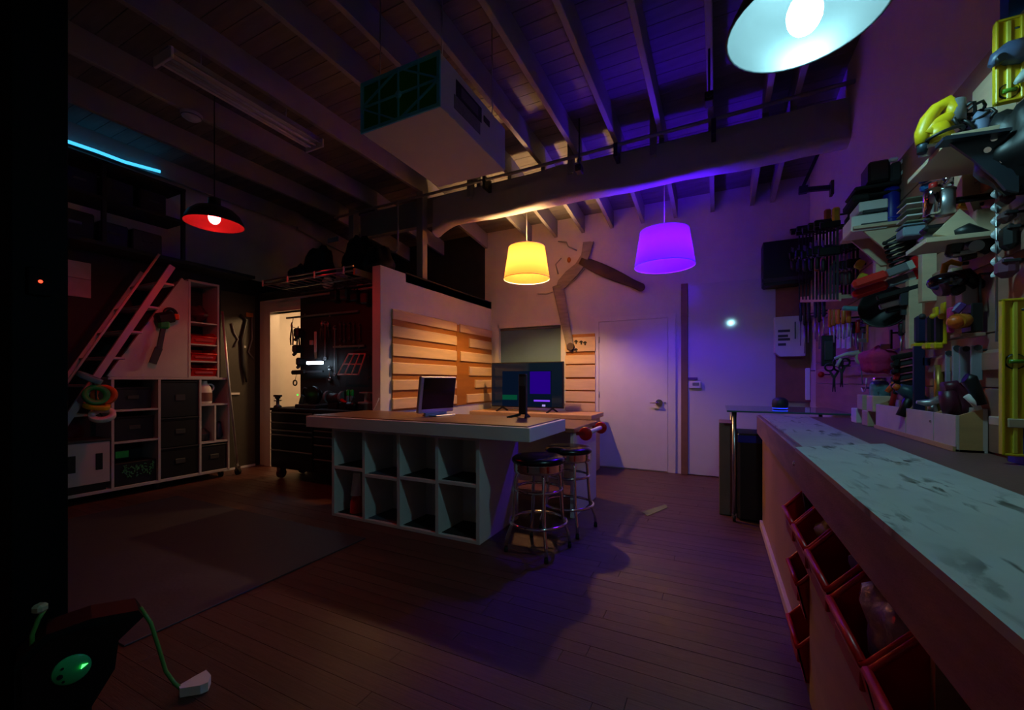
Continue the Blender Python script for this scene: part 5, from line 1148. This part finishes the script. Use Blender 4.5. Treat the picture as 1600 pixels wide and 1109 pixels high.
# ---- twisted strip
p0, p1 = W(1557, 284, .93), W(1558, 432, .93); n = 60
g = thing('twisted_strip', 'pale twisted spiral strip hanging down beside the yellow levels', 'spiral strip', p0)
def tw_(u, v):
    a_ = u*22; c = p0.lerp(V(p0.x, p0.y, p1.z), u); return c+V(math.cos(a_), math.sin(a_), 0)*.015*(2*v-1)
MB().grid(tw_, 120, 2).build('ribbon', M('pale blue ribbon', (192,195,200), .25), g); MB().cyl(p0+V(0,0,.03), V(p0.x, p0.y, p1.z-.24), .004, seg=8).build('rod', m_steel, g); MB().tube([p0+V(0,0,.02), V(XR-.01, p0.y, p0.z+.02)], .006, 6).build('peg', m_black, g)
for i, (a0, a1, b0, b1, m, lab) in enumerate(((1566, 1592, 294, 318, m_maroon, 'maroon block hanging right of the twisted strip'), (1568, 1594, 322, 345, M('mauve brown', (90,64,70), .6), 'mauve brown pouch below the maroon block'), (1572, 1598, 345, 388, m_black, 'black bottle shape beside the twisted strip'), (1564, 1598, 398, 432, M('plum mesh', (110,60,90), .6), 'plum coloured net bag below the black bottle'))):
    y = py_(1600, .97); A, B = ony(a0, b1, y), ony(a1, b0, y); c = (A+B)/2
    t = thing('hanging_pouch', lab, 'pouch', V(c.x, y, A.z)); MB().obox(c+V(0,.03,0), (abs(B.x-A.x), .06, abs(B.z-A.z)), None, .018).build('pouch', m, t); MB().tube([V(c.x, y+.03, B.z-.01), V(XR-.01, y+.03, B.z-.01)], .005, 6).build('peg', m_black, t); MB().box(A.x+.005, B.x-.005, y-.004, y+.01, B.z-.02, B.z-.01, .001).build('seam', m_dgrey, t)
# ---- black nailer and chrome sander
y = py_(1556)
g = thing('nail_gun', 'black nail gun hanging under the pale bracket', 'nail gun', ony(1520, 380, y))
MB().tube([ony(1488, 366, y), ony(1505, 362, y), ony(1530, 374, y), ony(1552, 388, y)], [.02,.035,.04,.03], 12).build('body', m_black, g); MB().bar(ony(1496, 372, y), ony(1488, 402, y), .03, .05, bev=.01).build('magazine', m_dgrey, g)
MB().bar(ony(1484, 399, y), ony(1524, 392, y), .03, .02, bev=.004).build('rail', m_steel, g); MB().cyl(ony(1526, 384, y-.03), ony(1526, 384, y+.03), .022).build('dial', M('pale grey', (170,180,175), .4), g); MB().tube([ony(1500, 404, y), ony(1524, 398, y)], .014, 8).build('nose', m_black, g); MB().tube([ony(1548, 384, y), V(XR-.005, y, ony(1548,384,y).z)], .012, 6).build('peg', m_black, g)
y = py_(1505, .95)
o = MB().tube([ony(1474, 428, y), ony(1477, 414, y), ony(1486, 409, y), ony(1502, 413, y)], [.012,.013,.012,.01], 8).build('yellow_hook', m_yellow, None, ony(1486, 409, y)); tag(o, 'bent yellow hook under the black nail gun', 'hook'); MB().tube([ony(1500,412,y), V(XR, y, ony(1500,412,y).z)], .008, 6).build('peg', m_black, o)
y = py_(1535)
g = thing('chrome_sander', 'rounded dark sander with chrome highlights under the nail gun', 'power tool', ony(1490, 440, y))
MB().sphere(ony(1480, 440, y), .055, (1.2,1,.7)).build('head', M('dark chrome', (90,95,110), .12, 1), g); MB().tube([ony(1480, 440, y), ony(1510, 430, y), ony(1530, 446, y)], [.04,.03,.022], 12).build('body', m_blackm, g)
MB().cyl(ony(1462, 450, y), ony(1472, 446, y), .04, .05, seg=20).build('pad', m_maroon, g); MB().bar(ony(1488, 446, y), ony(1502, 458, y), .04, .05, bev=.012).build('dust_box', m_black, g); MB().tube([ony(1530, 446, y), V(XR-.01, y, ony(1530,446,y).z)], .012, 6).build('peg', m_black, g)
y = py_(1500, .96); o = MB().pris([ony(a_, b_, y) for a_, b_ in ((1487, 470), (1494, 462), (1494, 476), (1487, 480))], (0,.03,0)).build('green_tag', M('bright green tag', (60,210,80), .5), None, ony(1490, 470, y)); tag(o, 'bright green tag below the chrome sander', 'tag'); MB().tube([ony(1492,468,y+.015), V(XR, y+.015, ony(1492,468,y).z)], .005, 6).build('peg', m_black, o)
p = W(1500, 470, .94); o = MB().box(.935, .985, p.y-.03, p.y+.03, p.z-.06, p.z+.06, .004).build('white_tube', m_paper, None, p); tag(o, 'white square tube beside the bright green tag', 'tube')
# ---- yellow trimmed quick clamps
for i, (a0, a1, lab) in enumerate(((1432, 1450, 'navy quick clamp left of the yellow trimmed ones'), (1450, 1466, 'black quick clamp with one yellow edge'), (1464, 1479, 'black quick clamp with long yellow spine'))):
    y = py_(a1, .96); t = thing('quick_clamp', lab, 'clamp', ony(a0, 500, y), 'quick clamps by the pale batten')
    A, B = ony(a0, 545, y), ony(a1, 492, y)
    MB().box(A.x+.0, B.x, y, y+.04, A.z+.03, B.z, .01).build('body', (m_navy, m_black, m_black)[i], t)
    MB().box(A.x-.01, B.x-.01, y-.004, y+.044, A.z+.0, A.z+.03, .006).build('yellow_foot', m_yellow, t)
    if i: MB().box(B.x-.012, B.x+.002, y-.006, y+.03, A.z+.02, B.z+.02+.02*i, .004).build('yellow_spine', m_yellow, t)
    MB().sphere(ony((a0+a1)/2, 494, y), .014).build('knob', m_yellow if i else m_dgrey, t); MB().tube([V(B.x-.01, y+.02, B.z-.02), V(XR-.01, y+.02, B.z-.02)], .006, 6).build('peg', m_black, t)
y = py_(1447, .95); A, B = ony(1428, 642, y), ony(1446, 540, y)
o = MB().box(A.x, B.x, y, y+.02, A.z, B.z, .003).build('navy_board', m_navy, None, A); tag(o, 'upright narrow navy board behind the open wooden boxes', 'board'); MB().box(B.x-.01, XR, y, y+.02, B.z-.1, B.z-.06).build('cleat', m_navy, o)
for i in range(5):
    y = py_(1428, .95)+.02*i; A, B = ony(1392, 560+11*i, y), ony(1428, 553+11*i, y)
    t = thing('pistol_clamp', 'dark pistol grip tool, %s from the top beside the navy board' % ords[i], 'clamp', B, 'dark pistol tools')
    MB().bar(A, B, .02, .03, bev=.006).build('barrel', (m_black, m_dgrey)[i % 2], t); MB().bar(A.lerp(B,.3), A.lerp(B,.3)+V(-.01,0,-.05), .02, .025, bev=.006).build('grip', (m_rub, m_redpaint)[i == 2], t); MB().tube([B, V(XR-.01, B.y, B.z)], .006, 6).build('peg', m_black, t)
y = py_(1461, .95); A, B = ony(1458, 620, y), ony(1468, 570, y); o = MB().cyl(V(A.x+.02, y, A.z-.1), V(A.x+.02, y, B.z), .018, seg=14).build('brass_tube', M('brass', (170,130,60), .35, .6), None, A); tag(o, 'brass coloured tube standing behind the open boxes', 'tube'); MB().tube([V(A.x+.02,y,B.z-.02), V(XR,y,B.z-.02)], .006, 6).build('peg', m_black, o)
# ---- purple/orange hole saw, black box, grey plates
y = py_(1540, .97)
flat('black_box', 'black square box on a small wooden ledge beside the amber roller', 'box', [('body', 1518, 1537, 472, 518, m_black, .004), ('ledge', 1500, 1540, 519, 526, m_pine, .002)], y=y, th=.08)
g = thing('hole_saw', 'amber roller with purple end lying on the wooden ledge', 'roller', ony(1500, 505, y))
MB().cyl(ony(1494, 502, y-.02), ony(1514, 500, y+.05), .03, seg=18).build('roller', m_amber, g); MB().sphere(ony(1492, 503, y-.02), .026).build('end_cap', m_orange, g); MB().bar(ony(1489, 490, y), ony(1504, 474, y), .03, .03, bev=.006).build('handle', m_purple, g); MB().box(ony(1482,505,y).x, ony(1490,505,y).x, y-.01, y+.02, ony(1486,520,y).z, ony(1486,480,y).z, .004).build('plate', m_mag, g)
for i, (a0, a1, b0, b1) in enumerate(((1478, 1486, 548, 606), (1489, 1500, 540, 602), (1500, 1518, 541, 598), (1518, 1536, 539, 594))):
    y = py_(a1, .97); A, B = ony(a0, b1, y), ony(a1, b0, y); o = MB().box(A.x, min(B.x, XR-.018), y, y+.012, A.z, B.z, .002).build('grey_plate', M('grey plate', (150,150,160), .5), None, A); tag(o, ('narrow grey plate beside the brass tube', 'grey plate next to the narrow one under the ledge', 'wide grey plate under the wooden ledge', 'grey plate nearest the yellow level')[i], 'plate'); MB().tube([V(B.x-.01,y+.006,B.z-.02), V(XR,y+.006,B.z-.02)], .005, 6).build('peg', m_black, o)
    MB().cyl(V((A.x+B.x)/2, y-.006, B.z-.01), V((A.x+B.x)/2, y+.0, B.z-.01), .012, seg=10).build('hook', m_dgrey, o)
# ---- spirit levels
def level(label, px, pt, pb, x, vial_py, green=None, topcap=False):
    a, b = W(px, pt, x), W(px, pb, x); b.y = a.y; b.z = CAM_H+(HY-pb)/FPX*(a.y/ray(px, pb).y)
    t = thing('spirit_level', label, 'spirit level', V(x+.03, a.y, b.z)); y = a.y; z0, z1 = b.z, a.z
    MB().box(x, x+.008, y-.012, y+.012, z0, z1, .002).build('front_flange', m_yellow, t); MB().box(x+.062, x+.07, y-.012, y+.012, z0, z1, .002).build('rear_flange', m_yellow, t)
    MB().box(x+.006, x+.064, y-.004, y+.004, z0, z1, .001).build('web', m_yellow, t); MB().box(x+.028, x+.040, y-.010, y+.010, z0+.01, z1-.01, .002).build('rib', M('pale yellow', (226,206,70), .4), t)
    for z_ in (z0, z1-.008): MB().box(x, x+.07, y-.012, y+.012, z_, z_+.008, .002).build('end_cap', m_yellow, t)
    vz = CAM_H+(HY-vial_py)/FPX*(a.y/ray(px, vial_py).y)
    MB().lathe([(.024,-.008),(.028,-.004),(.028,.004),(.024,.008)], (x+.035, y, vz), (0,1,0), 20).build('vial_ring', m_black, t); MB().cyl((x+.018, y-.009, vz), (x+.052, y-.009, vz), .007, seg=10).build('vial', M('lime vial', (90,140,40), .2), t)
    MB().tube([V(x+.05, y, z1-.04), V(XR-.005, y, z1-.04)], .006, 6).build('peg', m_black, t)
    return t
level('yellow spirit level hanging lower, beside the blue bin', 1563, 468, 711, .90, 565)
level('yellow spirit level hanging higher, behind the grey nozzle', 1553, 36, 165, .88, 148)
# second flange body of upper level reaches the wall
y = py_(1600, 1.0); o = None
for i, (pp, lab, m, r) in enumerate((([(1547, 104), (1556, 92), (1572, 84), (1600, 78)], 'grey pointed nozzle gun jutting in front of the upper yellow level', M('slate plastic', (70,80,110), .4), [.008,.022,.036,.04]), ([(1586, 130), (1594, 124), (1606, 112)], 'small pale scraper tip below the grey nozzle gun', M('pale grey', (170,180,175), .4), [.006,.014,.018]))):
    yy = 2.05; pts_ = [ony(a_, b_, yy) for a_, b_ in pp]; t = thing('nozzle_tool', lab, 'tool', pts_[-1])
    MB().tube(pts_, r, 12).build('nozzle', m, t); MB().tube([pts_[-1], V(XR-.005, yy, pts_[-1].z)], .02, 8).build('handle', m_black, t)
    if i == 0: c = ony(1567, 88, yy-.03); MB().cyl(c, c+V(0,.03,0), .013, seg=12).build('port', m_black, t)
y = 2.16; A, B = ony(1577, 40, y), ony(1606, 0, y)
o = thing('blue_hose_box', 'light blue box fixed at the top of the tool wall', 'box', A); MB().box(A.x, XR-.002, y, y+.06, A.z, B.z+.1, .004).build('box', M('sky blue paint', (30,120,180), .4), o); c = ony(1586, 38, y-.004); MB().cyl(c, c+V(0,.02,0), .013, seg=12).build('knob', m_black, o)
# ---- open wooden boxes on the bench back
ZB_ = BT
m_box = M('pale box ply', (206,186,176), .55, var=.08)
def obox_(label, y0, y1, x0=.885, h=.15, thick=.012):
    t = thing('wooden_box', label, 'box', (.94, (y0+y1)/2, ZB_), 'open wooden boxes')
    MB().box(x0, x0+thick, y0, y1, ZB_, ZB_+h, .001).build('front', m_box, t); MB().box(XR-.034, XR-.02, y0, y1, ZB_, ZB_+h+.03).build('back', m_box, t)
    for y in (y0, y1-thick): MB().pris([(x0+thick, y, ZB_), (XR-.034, y, ZB_), (XR-.034, y, ZB_+h+.03), (x0+thick, y, ZB_+h)], (0, thick, 0)).build('side', m_ply, t)
    MB().box(x0, XR-.03, y0, y1, ZB_, ZB_+.01).build('base', m_box, t); return t
obox_('open wooden box holding the glass jar, next to the wood blocks', 2.86, 3.31); obox_('middle open wooden box with a small chrome screw on its edge', 2.55, 2.85); obox_('open wooden box holding the maroon saw handle, beside the blue bin', 2.35, 2.54)
p = onx(1454, 658, .883); o = MB().sphere(p, .006).build('screw_head', m_chrome, None, p); tag(o, 'small chrome screw head on the middle wooden box', 'screw')
o = MB().bar((.882, 2.35, ZB_+.012), (.882, 3.31, ZB_+.012), .012, .02).build('box_ledge', m_ply, None, (.88, 2.8, ZB_)); tag(o, 'thin wooden ledge along the foot of the open boxes', 'ledge')
for i, (px, py, s) in enumerate(((1342, 634, .035), (1360, 632, .05), (1352, 620, .045), (1368, 622, .04))):
    p = onx(px, py, .90); z0 = BT if i < 2 else BT+.1
    o = MB().box(.87, .96, p.y-.06, p.y+.06, z0, z0+.1, .004).build('wood_block', (m_paper if i == 0 else m_pale), None, (.91, p.y, z0)); tag(o, ('white small block at the far end of the wood blocks', 'lower pale wood block beside the open boxes', 'upper pale wood block stacked by the open boxes', 'upper wood block against the first open box')[i], 'block')
# contents of the boxes
p = V(.935, 3.16, ZB_+.06); g = thing('glass_jar', 'sparkling glass jar with green liquid standing up in the first box', 'jar', p)
p = onx(1374, 612, .93); g.location = p; OFF[g.name] = p.copy(); MB().lathe([(0,-.1),(.045,-.1),(.05,-.05),(.05,.04),(.04,.065),(.0,.07)], p, seg=20).build('glass', M('jar glass', (90,130,140), .05, var=.3, scale=30), g); MB().lathe([(0,-.1),(.052,-.095),(.052,-.03),(0,-.03)], p, seg=20).build('liquid', M('green liquid', (40,120,70), .2), g); MB().lathe([(0,.065),(.035,.065),(.035,.09),(0,.09)], p, seg=18).build('lid', m_chrome, g)
def tool3(name, label, cat, pts, rs, m, extra=(), y=None, xb=.96, pr=1450):
    yy = py_(pr, xb) if y is None else y; P_ = [ony(a_, b_, yy) for a_, b_ in pts]; t = thing(name, label, cat, P_[0])
    MB().tube(P_, rs, 12).build('body', m, t)
    for n_, pts2, r2, m2 in extra: MB().tube([ony(a_, b_, yy) for a_, b_ in pts2], r2, 10).build(n_, m2, t)
    return t
tool3('cordless_drill', 'dark teal cordless drill lying in the first open box', 'drill', [(1404, 606), (1420, 612), (1438, 626), (1446, 646)], [.025,.036,.036,.03], M('dark teal plastic', (40,66,78), .4), [('grip', [(1424, 616), (1408, 650)], [.022,.024], m_black), ('chuck', [(1404, 606), (1396, 602)], [.018,.012], m_orange)], pr=1446, xb=.97)
tool3('pliers_orange', 'orange handled pliers sticking out of the first open box', 'pliers', [(1386, 612), (1396, 600), (1402, 590)], [.014,.014,.008], m_orange, [('second_handle', [(1392, 640), (1398, 612), (1402, 590)], [.014,.014,.008], m_redpaint)], pr=1405, xb=.97)
tool3('wire_brush', 'blue grey wire brush leaning in the first open box', 'brush', [(1384, 650), (1378, 624), (1372, 612)], [.02,.018,.012], M('blue grey metal', (80,100,110), .3, .6), [('tip', [(1384, 640), (1392, 632)], [.008,.006], m_steel)], pr=1390, xb=.97)
tool3('chrome_plane', 'pale metal hand plane lying across the middle open box', 'plane', [(1432, 628), (1452, 630), (1470, 622)], [.008,.02,.016], m_alu, [('knob', [(1456, 630), (1458, 646)], [.016,.02], m_steel)], pr=1472, xb=.97)
tool3('saw_handle', 'maroon saw handle standing up in the last open box', 'saw', [(1473, 606), (1490, 604), (1502, 614), (1506, 634), (1496, 648)], [.026,.03,.026,.024,.03], m_maroon, [('inner_grip', [(1480, 610), (1484, 630), (1490, 648)], [.03,.034,.034], m_maroon), ('blade', [(1474, 604), (1486, 600)], [.012,.006], m_grey)], pr=1512, xb=.97)
tool3('black_nozzle', 'black angled nozzle sticking out of the last open box', 'nozzle', [(1508, 590), (1514, 592), (1522, 606), (1532, 632)], [.02,.026,.022,.02], m_black, [('white_blade', [(1510, 618), (1522, 628), (1530, 640)], [.012,.014,.01], m_paper)], pr=1540, xb=.97)
# ---- blue bin with pale ledge
y = 2.17
g = thing('blue_bin', 'blue bin hanging from a pale ledge at the near end of the tool wall', 'bin', ony(1590, 700, y)); A, B = ony(1573, 722, y), ony(1612, 660, y)
MB().box(A.x, XR-.02, y-.1, y, A.z, B.z, .006).build('bin', m_blue, g); A, B = ony(1549, 664, y), ony(1612, 652, y); MB().box(A.x, XR-.002, y-.1, y+.02, A.z, B.z, .003).build('ledge', m_pale, g)
c = ony(1592, 652, y-.05); MB().cyl(c+V(0,0,0), c+V(0,0,.07), .012).build('pencil', m_orange, g)
# ---- more hanging tools: short clamps under the upper shelf, cords, small hand tools
for i in range(5):
    clamp('short black bar clamp, %s of five under the upper pale shelf' % ords[i], 1315+6.2*i, 384-2*i, 462+4*(i % 2), .945, (m_black, m_dgrey)[i % 2], 'short clamps under the upper shelf', .06)
for i, (pts, x, lab, m) in enumerate(((((1346, 606), (1352, 612), (1362, 612), (1372, 606), (1374, 590)), .93, 'thin pale cord looped below the magenta mitt', m_paper), (((1348, 520), (1344, 535), (1346, 552), (1340, 575), (1347, 600)), .95, 'thin grey cord dangling behind the pale brush', m_grey), (((1530, 428), (1538, 436), (1534, 452), (1540, 470)), .95, 'thin black cord hanging beside the chrome sander', m_black))):
    P_ = [W(a_, b_, x) for a_, b_ in pts]; y_ = P_[0].y; P_ = [V(x, p_.y*.3+y_*.7, p_.z) for p_ in P_]
    o = MB().tube(P_, .004, 6).build('loose_string', m, None, P_[0]); tag(o, lab, 'cord'); MB().tube([P_[0], V(XR, P_[0].y, P_[0].z)], .004, 6).build('peg', m_black, o)
for i, (px, pt, pb, m, lab) in enumerate(((1334, 505, 540, m_black, 'black awl between the pale rules and the pan'), (1340, 500, 545, m_redpaint, 'dark red awl beside the black one'), (1408, 505, 548, m_black, 'black handled file right of the round dish'), (1415, 500, 545, m_dgrey, 'grey handled file before the pale batten'))):
    driver(lab, px, pt, pb, .94, m, .015, 'awl' if i < 2 else 'file')
for i, (px, pt, pb, w_, lab) in enumerate(((1392, 515, 545, .05, 'small dark try square below the round dish'), (1355, 505, 535, .045, 'small steel try square left of the round dish'))):
    a, b = W(px, pt, .95), W(px, pb, .95); g = thing('try_square', lab, 'square', a)
    MB().box(.945, .955, a.y-.012, a.y+.012, b.z, a.z, .002).build('stock', (m_black, m_amber)[i], g); MB().box(.90, .955, a.y-.004, a.y+.004, b.z-.0, b.z+.03).build('blade', m_steel, g); peg(g, V(.95, a.y, a.z-.02))
# ---- extra tools on the black board above the chest
for i, (px, a_, b_) in enumerate(((532, 505, 530), (538, 506, 532), (546, 506, 528), (553, 505, 534), (562, 508, 530), (576, 556, 590), (582, 552, 585))):
    spanner('dark spanner on the black tool board, %s of the row below the long rail' % ords[i] if i < 5 else ('dark spanner right of the wire grid', 'dark spanner next to the partition end')[i-5], px, a_, b_, m_dgrey, .024)
for i, (px, py) in enumerate(((524, 462), (540, 460), (556, 462), (572, 466))):
    p = tw(px, py, YT-.03); g = thing('hung_power_tool', 'dark tool case hung high on the black tool board, %s from the doorway' % ords[i], 'tool case', p)
    MB().obox(p, (.12, .10, .14), None, .015).build('body', (m_black, m_dgrey)[i % 2], g); MB().torus(p+V(0,0,.07), (0,1,0), .03, .008, 14, 6).build('handle', m_dgrey, g); MB().bar(p+V(0,.04,0), V(p.x, DF-.03, p.z), .02, .02).build('peg', m_black, g)
